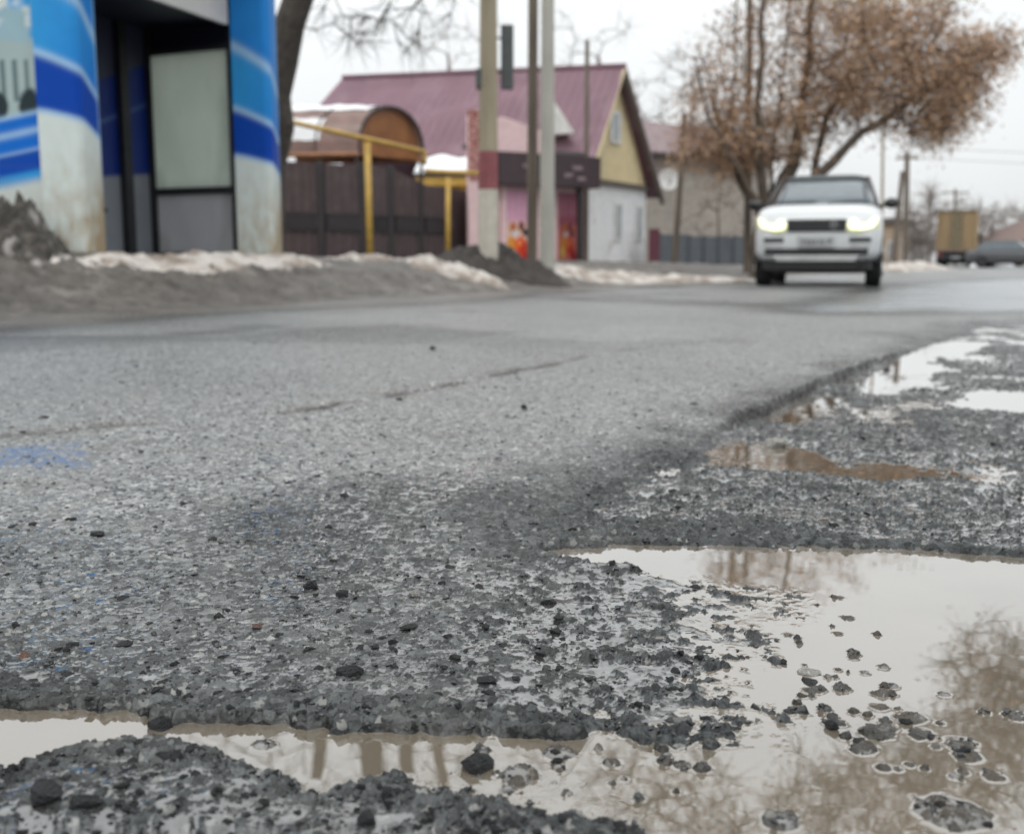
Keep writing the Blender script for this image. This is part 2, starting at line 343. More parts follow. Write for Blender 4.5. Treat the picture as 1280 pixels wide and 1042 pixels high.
def height(x, y, fine=True, info=None):
    """ground height of the road and the verge at x, y (arrays)"""
    x = np.asarray(x, float); y = np.asarray(y, float)
    z = .012*fbm(x, y, 1.7, 3, 1) * sstep(1.0, 3.0, y)
    near = (y < 9) & (y > -1)
    rough = np.full(x.shape, .55); wetb = np.zeros(x.shape); brown = np.zeros(x.shape); damp = np.zeros(x.shape); crk = np.zeros(x.shape)
    xn, yn = x[near], y[near]
    if xn.size:
        wob = .022*fbm(xn, yn, .09, 4, 11)
        wob2 = .05*fbm(xn, yn, .22, 3, 17)
        zn = z[near].copy(); rn = rough[near].copy(); wn_ = wetb[near].copy()
        # right-hand broken zone
        sdu = sdpoly(P_UR, xn, yn) + wob*.75 + .010*fbm(xn, yn, .035, 3, 15)
        lft = sstep(G(930,530)[0], G(840,560)[0], xn); top_ = sstep(G(1140,440)[1], G(1140,425)[1], yn); we = .012 + .16*lft + .15*top_; inu = sstep(we, -we, sdu)
        lvl = np.interp(yn, [G(640,690)[1], G(640,650)[1], G(640,600)[1], 3.2, 9], [-.004, -.003, -.016, -.027, -.029])
        lvl = lvl + .011*fbm(xn, yn, .33, 4, 23, .6)*sstep(1.75, 2.2, yn)
        for P in P_SUB:
            s_ = sdpoly(P, xn, yn) + wob2*.8
            lvl = lvl - .016*sstep(.03, -.05, s_)
        zn = zn*(1-inu) + lvl*inu
        rn = rn + 1.1*inu
        # peninsula of drowned gravel
        sp = sdpoly(P_PEN, xn, yn) + wob2*.6
        ip = sstep(.03, -.07, sp)
        east = sstep(G(640,800)[0]-.05, G(1020,800)[0], xn)
        zn = zn - ip*(.0085 + .0050*east + .0016*fbm(xn, yn, .04, 3, 31)); rn = rn + .55*ip
        ss = sdpoly(P_SHELF, xn, yn) + wob2*.5
        is_ = sstep(.03, -.05, ss)
        # lower-left mound
        low = sstep(G(640,930)[1], G(640,960)[1], yn)
        mound = low * sstep(.12, -.02, sdpoly(P_SHELF, xn, yn)*0 + (xn - G(520,1000)[0]))
        zn = zn + mound*(.002 + .0065*fbm(xn, yn, .15, 4, 41)); rn = rn + .42*mound
        # main puddle
        sm = sdpoly(P_MAIN, xn, yn)
        flat = sstep(1.55, 1.2, yn)
        sm = sm + wob*(.75+.2*ip+.3*mound) + .006*fbm(xn, yn, .022, 2, 13)
        slab = (sdline([G(-300,885), G(0,887), G(330,908), G(900,932)], xn, yn) > -.08) & (ip < .3) & (mound < .3)
        steep = np.where(slab, .007, .035) + .02*(yn > G(800,712)[1])
        tipw = sstep(G(830,800)[0], G(960,800)[0], xn)*sstep(G(900,940)[1], G(900,915)[1], yn)*sstep(G(800,700)[1], G(800,716)[1], yn)
        steep = steep + (.095-steep)*tipw
        im = sstep(steep, -steep, sm)
        zn = zn*(1-im) + (-.034)*im
        # roughened lip above the step
        lip = np.exp(-((sm-.03)/.035)**2)*flat*(1-im)
        rn = rn + .35*lip; zn = zn + lip*.003*fbm(xn, yn, .05, 3, 47)
        zn = np.where(is_ > 0, np.maximum(zn, zn*(1-is_) + is_*(WL-.0035+.005*fbm(xn, yn, .08, 3, 43))), zn)
        rn = rn + .6*is_
        for (px, py, hw, hh) in ISL:
            cx, cy = G(px, py, WL); r = hw/F*math.hypot(cx, cy, CH)*.80
            d = np.hypot((xn-cx)/r, (yn-cy)/(r*.95)) + .12*fbm(xn, yn, .02, 2, 53)
            zn = np.maximum(zn, np.where(d < 1.8, WL-.004 + (hh*.45+.005)*np.clip(1-np.abs(d)**3*.5, -2, 1), -9))
        # seam crack
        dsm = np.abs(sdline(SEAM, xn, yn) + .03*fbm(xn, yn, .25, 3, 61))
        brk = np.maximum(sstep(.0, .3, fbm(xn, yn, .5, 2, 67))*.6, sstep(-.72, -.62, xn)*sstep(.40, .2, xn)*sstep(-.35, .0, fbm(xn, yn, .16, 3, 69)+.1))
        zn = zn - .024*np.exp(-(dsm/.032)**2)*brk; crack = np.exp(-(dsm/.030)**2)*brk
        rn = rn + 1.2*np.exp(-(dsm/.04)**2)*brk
        dm = np.maximum(sstep(.95, .0, sm + .45*fbm(xn, yn, .5, 4, 121)), sstep(.25, -.1, sdu + .12*fbm(xn, yn, .3, 3, 125)))
        dm = np.maximum(dm, sstep(1.5, 1.1, yn)*.8)
        if fine:
            m = (yn < 7)
            xa, ya = xn[m], yn[m]; ra = rn[m]
            fade = sstep(7, 5, ya)
            wx = xa + .004*perlin(xa*90, ya*90, 5); wy = ya + .004*perlin(xa*90+9, ya*90+4, 6)
            f1, f2, r1 = worley(wx, wy, .013, 1)
            a1 = np.clip((f2-f1)*2.2, 0, 1)**.6 * (r1**1.5)
            f1b, f2b, r2 = worley(wx, wy, .026, 2)
            a2 = np.clip((f2b-f1b)*2.4, 0, 1)**.55 * np.clip(r2*1.8-.8, 0, 1)
            f1c, f2c, r3 = worley(xa, ya, .0062, 3)
            a3 = np.clip((f2c-f1c)*2, 0, 1) * r3
            f1d, f2d, r4 = worley(wx+3, wy+1, .047, 4)
            a4 = np.clip((f2d-f1d)*2.0, 0, 1)**.5 * np.clip(r4*1.5-.5, 0, 1)
            rdg = np.abs(fbm(xa*.8, ya*1.2, .020, 4, 73, .6))
            zz = (.0046*a1*(.45+.55*ra) + (.0036*np.clip(ra-.2, 0, 1.3)*(1-.45*mound[m]) + .0030*ip[m])*a2 + .0022*a3*(.6+.4*ra) + .006*a4*np.clip(ra-.9, 0, 1.2)*(1-mound[m])*(1-ip[m])*sstep(1.5, 2.2, ya)
                  + .0016*fbm(xa, ya, .030, 4, 71, .65)*ra + .0034*rdg*np.clip(ra, .4, 1.6) - .0034*ra) * fade
            zn[m] = zn[m] + zz
            # film of water filling the hollows
            tbl = zn[m]*0
            base = zn[m] - zz
            shine = sstep(-.15, .35, fbm(xa, ya, .45, 3, 83)) 
            off = -.0004 + .0008*shine + .0007*fbm(xa, ya, .05, 2, 85) + .0004*ip[m] - .0004*inu[m] + .0007*mound[m] - .0012*sstep(2.2, 3.2, ya)
            off = off - .0009*sstep(-.20, -.42, xa/np.maximum(ya, .3)) - .0013*(1-dm[m]) - .012*np.clip(4*im*(1-im), 0, 1)[m]*(1-ip[m]) - .004*sstep(.3, .9, lip[m]) - .012*np.clip(4*inu*(1-inu), 0, 1)[m]
            tb = base + off*np.clip(ra, .5, 1.6)
            wet = (zn[m] < tb) & (ya < 5)
            zn[m] = np.where(wet, tb, zn[m])
            ww = np.zeros(zn.shape); ww[m] = sstep(-.0002, .0004, tb - (base+zz)) * (ya < 5)
            wn_ = ww
        z[near] = zn; rough[near] = rn; wetb[near] = wn_
        damp[near] = dm
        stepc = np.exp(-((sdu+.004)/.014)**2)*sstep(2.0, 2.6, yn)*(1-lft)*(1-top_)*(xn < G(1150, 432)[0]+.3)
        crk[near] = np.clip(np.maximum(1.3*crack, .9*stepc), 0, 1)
        br = np.maximum(sstep(.015, -.05, sm), .8*np.exp(-(dsm/.12)**2)*brk); brown[near] = br
    d = sdline(P_EDGE, x, y) + .25*fbm(x, y, 2.5, 3, 91)*sstep(3, 8, y)
    v = sstep(.0, 2.1, d)**1.45
    z = z*(1-v) + v*verge_top(y) + sstep(0, .8, d)*(.035*fbm(x, y, .8, 4, 95) + (.028*fbm(x, y, .2, 4, 97, .6) + .02*np.abs(fbm(x, y, .45, 4, 99, .6)))*(y < 30))
    fd = .75*np.exp(-((d+.7)/.55)**2) + .65*sstep(.15, .6, fbm(x, y, 2.4, 4, 141)) 
    sds = sdpoly(P_SMOOTH, x, y); fd = fd + .9*np.exp(-((sds-.45)/.4)**2)*(y > 6)
    damp = np.clip(np.maximum(damp, fd*sstep(4, 7, y)), 0, 1)
    if info is not None:
        info.update(rough=rough, wet=wetb, d=d, brown=brown, damp=damp, crack=crk)
    return z

# ---------------------------------------------------------------- ground sheet
rows = list(np.arange(-1.0, .76, .03)); Y_ = .78
while Y_ < 95: rows.append(Y_); Y_ += max(.0013, .00225*Y_**1.5)
while Y_ < 420: rows.append(Y_); Y_ *= 1.12
rows = np.array(rows)
tt = [i/400*.5 for i in range(0, 401)]; st = .5/400
while tt[-1] < 3.2: st *= 1.035 if tt[-1] < 1.3 else 1.1; tt.append(tt[-1]+st)
tt = np.array([-t for t in tt[:0:-1]] + tt)
YY, TT = np.meshgrid(rows, tt, indexing='ij')
XX = TT*(np.maximum(YY, .5)+.1)
info = {}
ZZ = height(XX.ravel(), YY.ravel(), True, info).reshape(XX.shape)
nr, nc = XX.shape
VV = np.stack([XX, YY, ZZ], -1).reshape(-1, 3)
I = np.arange(nr*nc).reshape(nr, nc)
QQ = np.stack([I[:-1,:-1], I[:-1,1:], I[1:,1:], I[1:,:-1]], -1).reshape(-1, 4)
dface = info['d'].reshape(nr, nc)[:-1,:-1].ravel()
def subset(name, mask, m, extra):
    Q = QQ[mask]; used = np.unique(Q); remap = np.zeros(nr*nc, dtype=np.int64); remap[used] = np.arange(len(used))
    o = fast_mesh(name, VV[used], remap[Q], m, center=False)
    for k, a in extra.items(): attr(o, k, a[used])
    return o
xf_, yf_ = XX.ravel(), YY.ravel()
a_blue_refl = sstep(.04, -.04, sdpoly(P_BLUE_REFL, xf_, yf_) + .05*fbm(xf_, yf_, .06, 4, 101))
a_smooth = sstep(.5, -.5, sdpoly(P_SMOOTH, xf_, yf_) + .6*fbm(xf_, yf_, 1.1, 3, 103))
a_mud = sstep(-1.1, .1, info['d'] + .7*fbm(xf_, yf_, 1.3, 4, 105))

def attrnode(nt, n):
    a = N(nt, 'ShaderNodeAttribute'); a.attribute_name = n; return a.outputs['Fac']
def mathn(nt, op, a, b=None, c=None, clamp=False):
    n = N(nt, 'ShaderNodeMath', operation=op); n.use_clamp = clamp
    for i, v in enumerate((a, b, c)):
        if v is None: continue
        if isinstance(v, (int, float)): n.inputs[i].default_value = v
        else: nt.links.new(v, n.inputs[i])
    return n.outputs[0]
def mixc(nt, f, a, b):
    n = N(nt, 'ShaderNodeMix', data_type='RGBA')
    for i, v in ((0, f), (6, a), (7, b)):
        if isinstance(v, tuple): n.inputs[i].default_value = (*v, 1)
        elif isinstance(v, (int, float)): n.inputs[i].default_value = v
        else: nt.links.new(v, n.inputs[i])
    return n.outputs[2]
def noisen(nt, vec, sc, det=4, rough=.5):
    n = N(nt, 'ShaderNodeTexNoise'); n.inputs['Scale'].default_value = sc; n.inputs['Detail'].default_value = det; n.inputs['Roughness'].default_value = rough
    nt.links.new(vec, n.inputs['Vector']); return n.outputs[0]
def vorn(nt, vec, sc, feature='F1', o='Color'):
    n = N(nt, 'ShaderNodeTexVoronoi', feature=feature); n.inputs['Scale'].default_value = sc; nt.links.new(vec, n.inputs['Vector']); return n.outputs[o]
def rng_(nt, v, a, b, c=0, d=1):
    n = N(nt, 'ShaderNodeMapRange'); nt.links.new(v, n.inputs[0])
    for i, q in enumerate((a, b, c, d)): n.inputs[i+1].default_value = q
    return n.outputs[0]

def asphalt():
    m = bpy.data.materials.new('wet_asphalt'); m.use_nodes = True; nt = m.node_tree; b = nt.nodes['Principled BSDF']
    t = N(nt, 'ShaderNodeTexCoord').outputs['Object']
    damp = attrnode(nt, 'damp'); wet = attrnode(nt, 'wet')
    sp = N(nt, 'ShaderNodeSeparateColor'); nt.links.new(vorn(nt, t, 95), sp.inputs[0])
    sp2 = N(nt, 'ShaderNodeSeparateColor'); nt.links.new(vorn(nt, t, 120), sp2.inputs[0])
    spk = mathn(nt, 'POWER', rng_(nt, sp.outputs[0], .05, 1.0), 1.5)
    dry = mixc(nt, spk, (.062,.064,.064), (.36,.365,.36))
    dry = mixc(nt, rng_(nt, noisen(nt, t, 1.1, 6), .42, .62, 0, .5), dry, (.17,.172,.170))
    dry = mixc(nt, rng_(nt, noisen(nt, t, .35, 5), .45, .62, 0, .45), dry, (.11,.113,.115))
    wetc = mixc(nt, spk, (.008,.0095,.010), (.060,.066,.067))
    c = mixc(nt, damp, dry, wetc)
    c = mixc(nt, rng_(nt, sp2.outputs[1], .93, .98), c, mixc(nt, damp, (.42,.42,.40), (.17,.17,.16)))
    c = mixc(nt, rng_(nt, noisen(nt, t, 7, 5), .50, .75, 0, .4), c, mixc(nt, damp, (.13,.12,.105), (.05,.046,.04)))
    c = mixc(nt, attrnode(nt, 'smooth'), c, (.25,.27,.29))
    c = mixc(nt, mathn(nt, 'MULTIPLY', attrnode(nt, 'blue'), rng_(nt, noisen(nt, t, 40, 3), .40, .55)), c, (.07,.12,.22))  # blue shelter reflection painted into the asphalt colour
    c = mixc(nt, mathn(nt, 'MULTIPLY', attrnode(nt, 'brown'), rng_(nt, noisen(nt, t, 9, 4), .35, .7, .1, .45)), c, (.14,.105,.07))
    c = mixc(nt, mathn(nt, 'MULTIPLY', attrnode(nt, 'mud'), .8), c, (.13,.115,.10))
    wet = attrnode(nt, 'wet')
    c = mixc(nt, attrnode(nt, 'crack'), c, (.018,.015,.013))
    c = mixc(nt, mathn(nt, 'MULTIPLY', wet, .5), c, (.055,.052,.048))
    nt.links.new(c, b.inputs['Base Color'])
    r = rng_(nt, noisen(nt, t, 26, 4), .3, .7, .08, .30)
    r2 = rng_(nt, noisen(nt, t, 1.1, 4), .35, .65, .0, .14)
    r = mathn(nt, 'ADD', r, r2)
    r = mathn(nt, 'ADD', r, mathn(nt, 'MULTIPLY', mathn(nt, 'SUBTRACT', 1.0, damp), .14))
    r = mathn(nt, 'MULTIPLY', r, mathn(nt, 'SUBTRACT', 1.0, mathn(nt, 'MULTIPLY', wet, .86)))
    r = mathn(nt, 'MULTIPLY', r, mathn(nt, 'SUBTRACT', 1.0, mathn(nt, 'MULTIPLY', attrnode(nt, 'smooth'), .45)))
    nt.links.new(r, b.inputs['Roughness'])
    b.inputs['IOR'].default_value = 1.5; nt.links.new(mathn(nt, 'ADD', mathn(nt, 'SUBTRACT', .50, mathn(nt, 'MULTIPLY', damp, .28)), mathn(nt, 'MULTIPLY', wet, .3)), b.inputs['Specular IOR Level'])
    b.inputs['Coat IOR'].default_value = 1.9; b.inputs['Coat Roughness'].default_value = .03; nt.links.new(mathn(nt, 'ADD', mathn(nt, 'MULTIPLY', damp, .06), mathn(nt, 'MULTIPLY', wet, .85)), b.inputs['Coat Weight'])
    h = mathn(nt, 'ADD', vorn(nt, t, 130, o='Distance'), mathn(nt, 'MULTIPLY', vorn(nt, t, 60, o='Distance'), 1.4))
    h = mathn(nt, 'ADD', h, mathn(nt, 'MULTIPLY', noisen(nt, t, 300, 3), .6))
    bp = N(nt, 'ShaderNodeBump'); bp.inputs['Distance'].default_value = .0022; nt.links.new(h, bp.inputs['Height'])
    nt.links.new(mathn(nt, 'SUBTRACT', 1.0, mathn(nt, 'MULTIPLY', wet, .95)), bp.inputs['Strength'])
    nt.links.new(bp.outputs[0], b.inputs['Normal']); nt.links.new(bp.outputs[0], b.inputs['Coat Normal'])
    return m
M['asphalt'] = asphalt()
def water(name, c, ripple=.00008):
    m = bpy.data.materials.new(name); m.use_nodes = True; nt = m.node_tree; b = nt.nodes['Principled BSDF']
    t = N(nt, 'ShaderNodeTexCoord').outputs['Object']
    col = mixc(nt, rng_(nt, noisen(nt, t, 5, 4), .3, .7), tuple(v*.85 for v in c), tuple(v*1.15 for v in c))
    nt.links.new(col, b.inputs['Base Color']); b.inputs['Roughness'].default_value = .015
    b.inputs['IOR'].default_value = 1.7; b.inputs['Coat Weight'].default_value = 1; b.inputs['Coat IOR'].default_value = 1.9; b.inputs['Coat Roughness'].default_value = .01
    bp = N(nt, 'ShaderNodeBump'); bp.inputs['Distance'].default_value = ripple; bp.inputs['Strength'].default_value = 1
    nt.links.new(noisen(nt, t, 16, 2), bp.inputs['Height']); nt.links.new(bp.outputs[0], b.inputs['Normal']); nt.links.new(bp.outputs[0], b.inputs['Coat Normal'])
    return m
M['water'] = water('muddy_water', (.145,.122,.092))
M['verge'] = mat('muddy_verge', (.115,.093,.075), .5, var=.6, vscale=3.5, bump=.05, bscale=22, col2=(.21,.19,.17), dirt=(.34,.31,.28), dirt_scale=2.2, dirt_lo=.56)
for n_ in M['verge'].node_tree.nodes:
    if n_.type == 'TEX_NOISE': n_.inputs['Roughness'].default_value = .68; n_.inputs['Detail'].default_value = 9

road = struct(subset('road', dface <= .05, M['asphalt'], dict(wet=info['wet'], blue=a_blue_refl, smooth=a_smooth, mud=a_mud, brown=info['brown'], damp=info['damp'], crack=info['crack'])))
verge = struct(subset('verge', dface > .05, M['verge'], {}))
gb = MB().add([(-1500,-300,-.2),(1500,-300,-.2),(1500,2500,-.2),(-1500,2500,-.2)], [(0,1,2,3)])
struct(gb.build('ground', M['verge']))

# ---------------------------------------------------------------- water sheets
def water_sheet(name, wl, ymin, ymax):
    z = ZZ; m = (YY > ymin) & (YY < ymax)
    below = (z < wl + .0012) & m
    fm = below[:-1,:-1] | below[1:,:-1] | below[:-1,1:] | below[1:,1:]
    Q = QQ[fm.ravel()]
    used = np.unique(Q); remap = np.zeros(nr*nc, dtype=np.int64); remap[used] = np.arange(len(used))
    zz = wl + .0006*np.exp(-np.clip(wl - z, 0, 1)/.0011)
    V = np.stack([XX, YY, zz], -1).reshape(-1, 3)[used]
    return struct(fast_mesh(name, V, remap[Q], M['water'], center=False))
YM = G(640, 655)[1]
water_sheet('puddle', WL, .3, YM)
water_sheet('puddle', WU, YM+.02, 8)
def hz(x, y, fine=False): return float(height(np.array([x]), np.array([y]), fine)[0])

# ---------------------------------------------------------------- gravel
def stone_mesh(name, seed, n=13, flat=.55, m=None):
    r = np.random.RandomState(seed); bm = bmesh.new()
    P = r.normal(size=(n, 3)); P /= np.linalg.norm(P, axis=1)[:, None]
    P *= (r.uniform(.75, 1.1, n))[:, None]; P *= np.array([1, r.uniform(.65, .95), flat*r.uniform(.7, 1.2)])
    for p in P: bm.verts.new(p)
    res = bmesh.ops.convex_hull(bm, input=bm.verts)
    bmesh.ops.delete(bm, geom=[g for g in bm.verts if not g.link_faces], context='VERTS')
    me = bpy.data.meshes.new(name); bm.to_mesh(me); bm.free(); me.materials.append(m); return me
def stone_mat(name, c, rough=.35):
    return mat(name, c, rough, var=.4, vscale=2.2, bump=.05, bscale=7)
M['stone_dark'] = stone_mat('wet_dark_stone', (.020,.022,.025), .35)
M['stone_grey'] = stone_mat('wet_grey_stone', (.024,.026,.028), .22)
M['stone_white'] = stone_mat('pale_quartz', (.62,.60,.55), .4)
M['stone_orange'] = stone_mat('orange_brown_stone', (.33,.13,.06), .5)
M['stone_brown'] = stone_mat('red_brown_stone', (.18,.085,.06), .5)
SM = [stone_mesh('stone', 100+k, 14, .6, M['stone_grey' if k % 2 else 'stone_dark']) for k in range(12)]
def ztop(xs, ys): return height(np.array(xs), np.array(ys), True)
HERO = [ # px, py, width px, flat, material, label
 (436,846,34,.62,'stone_dark','largest black stone chip on the wet asphalt just above the front puddle edge'),
 (388,738,22,.8,'stone_dark','upright dark chip on the asphalt left of the white pebble'),
 (428,748,20,.4,'stone_dark','flat dark chip lying right beside the upright dark chip'),
 (274,776,16,.9,'stone_dark','small black chip touching a pale smear on the left asphalt'),
 (322,787,20,.45,'stone_brown','red brown flat pebble on the asphalt below the black chip'),
 (31,825,17,.55,'stone_orange','orange brown pebble near the left end of the asphalt step'),
 (519,749,17,.7,'stone_white','round white pebble on the grey asphalt in mid road'),
 (686,750,20,.55,'stone_dark','dark pyramid shaped chip between white pebble and long puddle'),
 (607,788,13,1.1,'stone_dark','narrow upright black chip below the white pebble'),
 (693,786,20,.6,'stone_dark','dark double humped chip below the pyramid shaped chip'),
 (511,789,22,.5,'stone_dark','low dark chip left of the narrow upright chip'),
 (608,856,30,.35,'stone_dark','long flat black stone sliver just above the front puddle'),
 (569,827,17,.6,'stone_dark','small dark chip up and left of the long flat sliver'),
 (88,652,17,.6,'stone_dark','dark chip on the road at left, right hand one of a pair'),
 (40,658,17,.5,'stone_dark','dark chip on the road at left, left hand one of a pair'),
 (120,672,22,.35,'stone_dark','flat dark fragment below the pair of chips at left'),
 (1039,899,22,1.1,'stone_dark','black pointed stone standing upright at the gravel tip in the puddle'),
 (1012,831,34,.28,'stone_white','flat cream pebble lying in the right hand puddle'),
 (1013,843,30,.3,'stone_grey','flat grey stone awash beside the cream pebble'),
 (724,829,9,.8,'stone_white','tiny white pebble among dark wet gravel'),
 (596,948,44,.6,'stone_dark','dark angular stone awash in the front puddle by the brown reflections'),
 (60,1014,48,.75,'stone_dark','big black lump of broken asphalt in the lower left corner'),
 (110,1018,44,.45,'stone_grey','rounded ridged asphalt lump right beside the big black lump'),
 (200,898,34,.6,'stone_dark','dark stone fallen off the asphalt step into the puddle'),
 (458,1034,26,.7,'stone_dark','black chip at the bottom of the picture on the rough mound'),
 (970,545,30,.7,'stone_white','pale stone in the broken hollow beside the slab edge'),
 (655,514,10,.8,'stone_dark','lone small dark chip on the far smooth asphalt'),
 (540,438,10,.8,'stone_dark','farthest small dark chip on the pale asphalt'),
]
HP = np.array([(*G(a, b, -.004), c/2/F*math.hypot(G(a, b)[1], CH)) for a, b, c, *_ in HERO])
cand = []
r_ = np.random.RandomState(21)
while len(cand) < 9500:
    px = r_.uniform(-60, 1340); py = 425 + 640*r_.beta(1.35, 1.25)
    x, y = G(px, py)
    D = math.hypot(y, CH); s = r_.lognormal(math.log(.0029), .42)
    if py < 640: s *= 1.25 + (640-py)/500
    cand.append((x, y, s))
ca = np.array(cand); cz = ztop(ca[:,0], ca[:,1])
inf2 = {}; height(ca[:,0], ca[:,1], False, inf2)
wlv = np.where(ca[:,1] < YM, WL, WU)
keep = (cz > wlv + .001) & (inf2['d'] < 0)
for hx, hy, hr in HP: keep &= np.hypot(ca[:,0]-hx, ca[:,1]-hy) > hr + ca[:,2]*1.4 + .004
ca = ca[keep]; cz = cz[keep]
sizepx = ca[:,2]/np.hypot(ca[:,1], CH)
order = np.argsort(-sizepx)
for k, i in enumerate(order[:290]):
    x, y, s = ca[i]
    o = bpy.data.objects.new('stone', SM[k % 12]); COL.objects.link(o); o.parent = road
    o.location = (x, y, cz[i] - s*.05); o.scale = (s*1.25, s*1.1, s); o.rotation_euler = (r_.uniform(-.25,.25), r_.uniform(-.25,.25), r_.uniform(0, 6.28))
TV = []; TF = []; nb = 0
base = []
for me in SM:
    v = np.array([p.co[:] for p in me.vertices]); f = np.array([p.vertices[:] for p in me.polygons]); base.append((v, f))
for k, i in enumerate(order[290:]):
    x, y, s = ca[i]; v, f = base[k % 12]; a = r_.uniform(0, 6.28); c_, s_ = math.cos(a), math.sin(a)
    vv = v*s*1.1; vv = np.stack([vv[:,0]*c_-vv[:,1]*s_+x, vv[:,0]*s_+vv[:,1]*c_+y, vv[:,2]+cz[i]-s*.1], 1)
    TV.append(vv); TF.append(f+nb); nb += len(vv)
stuff(fast_mesh('gravel', np.vstack(TV), np.vstack(TF), M['stone_grey'], parent=road, smooth=False, center=False))

for k, (px, py, wpx, fl, mt, lb) in enumerate(HERO):
    x, y = G(px, py, -.004); r = wpx/2/F*math.hypot(y, CH); z = float(ztop([x], [y])[0])
    wl = WL if y < YM else WU
    z = max(z, wl - .001)
    me = stone_mesh('stone', 500+k, 26 if wpx > 25 else 18, fl, M[mt])
    o = bpy.data.objects.new('loose_stone', me); COL.objects.link(o)
    o.location = (x, y, z + r*fl*.3); o.scale = (r*1.05,)*3; o.rotation_euler = (0, 0, k*1.3)
    tag(o, lb, 'stone', 'loose stones lying on the road')

# ---------------------------------------------------------------- heaps of snow and earth
def heap(name, p0, p1, wid, hgt, m, label, cat, seed, n=(60, 26), rug=.35, kind=None, base=None, pw=2.6):
    a = Vector((*p0, 0)); b = Vector((*p1, 0)); d = (b-a); Ln = d.length; d.normalize(); q = Vector((-d.y, d.x, 0))
    u = np.linspace(-.5, .5, n[0]); v = np.linspace(-.5, .5, n[1]); U, Vv = np.meshgrid(u, v, indexing='ij')
    c = (a+b)/2; x = c.x + d.x*U*Ln + q.x*Vv*wid; y = c.y + d.y*U*Ln + q.y*Vv*wid
    prof = np.clip(1-(np.abs(U)*2)**pw, 0, 1)*np.clip(1-(np.abs(Vv)*2)**2, 0, 1)
    nz_ = 1 + rug*(fbm(x, y, max(.35, Ln*.12), 3, seed, .5) + .75*fbm(x, y, .16, 4, seed+1, .62))
    g = height(x.ravel(), y.ravel(), False).reshape(x.shape) if base is None else base
    z = g - .05 + (hgt+.05)*np.sqrt(prof)*np.clip(nz_, .2, 2)
    z = np.where(prof <= 0.001, g-.12, z)
    I_ = np.arange(x.size).reshape(x.shape)
    Q = np.stack([I_[:-1,:-1], I_[1:,:-1], I_[1:,1:], I_[:-1,1:]], -1).reshape(-1, 4)
    o = fast_mesh(name, np.stack([x, y, z], -1).reshape(-1, 3), Q, m, smooth=True)
    if kind: o['kind'] = kind
    return tag(o, label, cat) if not kind else o
def gp(px, Y): return (X(px, Y), Y)
heap('snow_bank', (-7.4, 10.3), (-4.0, 10.4), .8, .04, M['snow'], 'thin dirty snow in front of the picture wall of the bus shelter', 'snow bank', 201, (120, 34))
heap('snow_bank', (-4.3, 10.1), (-2.15, 13.9), .75, .032, M['snow'], 'long thin dirty snow strip along the open front of the bus shelter', 'snow bank', 202, (120, 34))
heap('snow_bank', (-2.3, 14.2), (X(498, 17.5), 17.5), .8, .05, M['snow'], 'beige snow trace on the verge below the brown fence', 'snow bank', 203, (90, 30))
heap('snow_bank', gp(505, 15.6), gp(632, 16.0), .9, .15, M['snow'], 'white snow heap in front of the dark earth mound', 'snow bank', 205, (60, 30), .2)
heap('snow_bank', gp(665, 18.8), gp(948, 22.6), 1.2, .12, M['snow'], 'long white snow strip below the white house and grey fence', 'snow bank', 207, (110, 30), .2)
heap('snow_bank', gp(425, 18.0), gp(455, 18.1), .4, .14, M['snow'], 'tiny snow lump at the foot of the brown fence by the yellow pipe', 'snow bank', 209, (30, 20), .2)
heap('earth_mound', gp(545, 17.2), gp(705, 17.7), 1.6, .30, M['earth'], 'dark wet earth mound heaped around the foot of the concrete pole', 'earth mound', 211, (110, 60), .30, pw=1.25)
heap('rubble_pile', gp(-110, 10.35), gp(74, 10.4), .8, .46, M['rubble'], 'grey rubble and snow pile against the left wall of the bus shelter', 'rubble pile', 213, (110, 60), .4)
heap('snow_bank', gp(1098, 42), gp(1166, 52), 2.4, .3, M['snow'], 'far beige snow bank on the roadside beyond the white car', 'snow bank', 215, (50, 20), .3)

# ---------------------------------------------------------------- prints (flat vinyl graphics as vertex colours)
def print_panel(name, o, u, v, nu, nv, fn, parent, m='print'):
    o, u, v = Vector(o), Vector(u), Vector(v)
    a = np.linspace(0, 1, nu); b = np.linspace(0, 1, nv); A, B = np.meshgrid(a, b, indexing='ij')
    P = np.array(o)[None, None] + A[..., None]*np.array(u) + B[..., None]*np.array(v)
    C = np.clip(fn(A, B), 0, 1)
    I_ = np.arange(A.size).reshape(A.shape)
    Q = np.stack([I_[:-1,:-1], I_[1:,:-1], I_[1:,1:], I_[:-1,1:]], -1).reshape(-1, 4)
    ob = fast_mesh(name, P.reshape(-1, 3), Q, M[m], parent=parent, smooth=False)
    ca_ = ob.data.color_attributes.new('print', 'FLOAT_COLOR', 'POINT')
    ca_.data.foreach_set('color', np.concatenate([C.reshape(-1, 3), np.ones((C.size//3, 1))], 1).astype(np.float32).ravel())
    return ob
def lin(*c): return np.array([((v/255)/12.92 if v < 10 else ((v/255+.055)/1.055)**2.4) for v in c])
SKYB, MIDB, DEEPB, PALE, WHT, DIRT = lin(50,150,215), lin(10,105,200), lin(0,66,165), lin(160,195,225), lin(205,215,212), lin(150,125,85)
def lay(C, m, c): return C*(1-m[..., None]) + c*m[..., None]
def dirt_low(C, A, B, zt, right=True, s=0):
    n = fbm(A*3, B*6, .35, 5, 300+s)
    e = A if right else .5+0*A
    m = np.clip(sstep(zt, 0, B)*(.30+.9*e*e) + .35*n*sstep(zt*1.2, 0, B), 0, .85)
    return lay(C, m, DIRT)
SH = 2.85
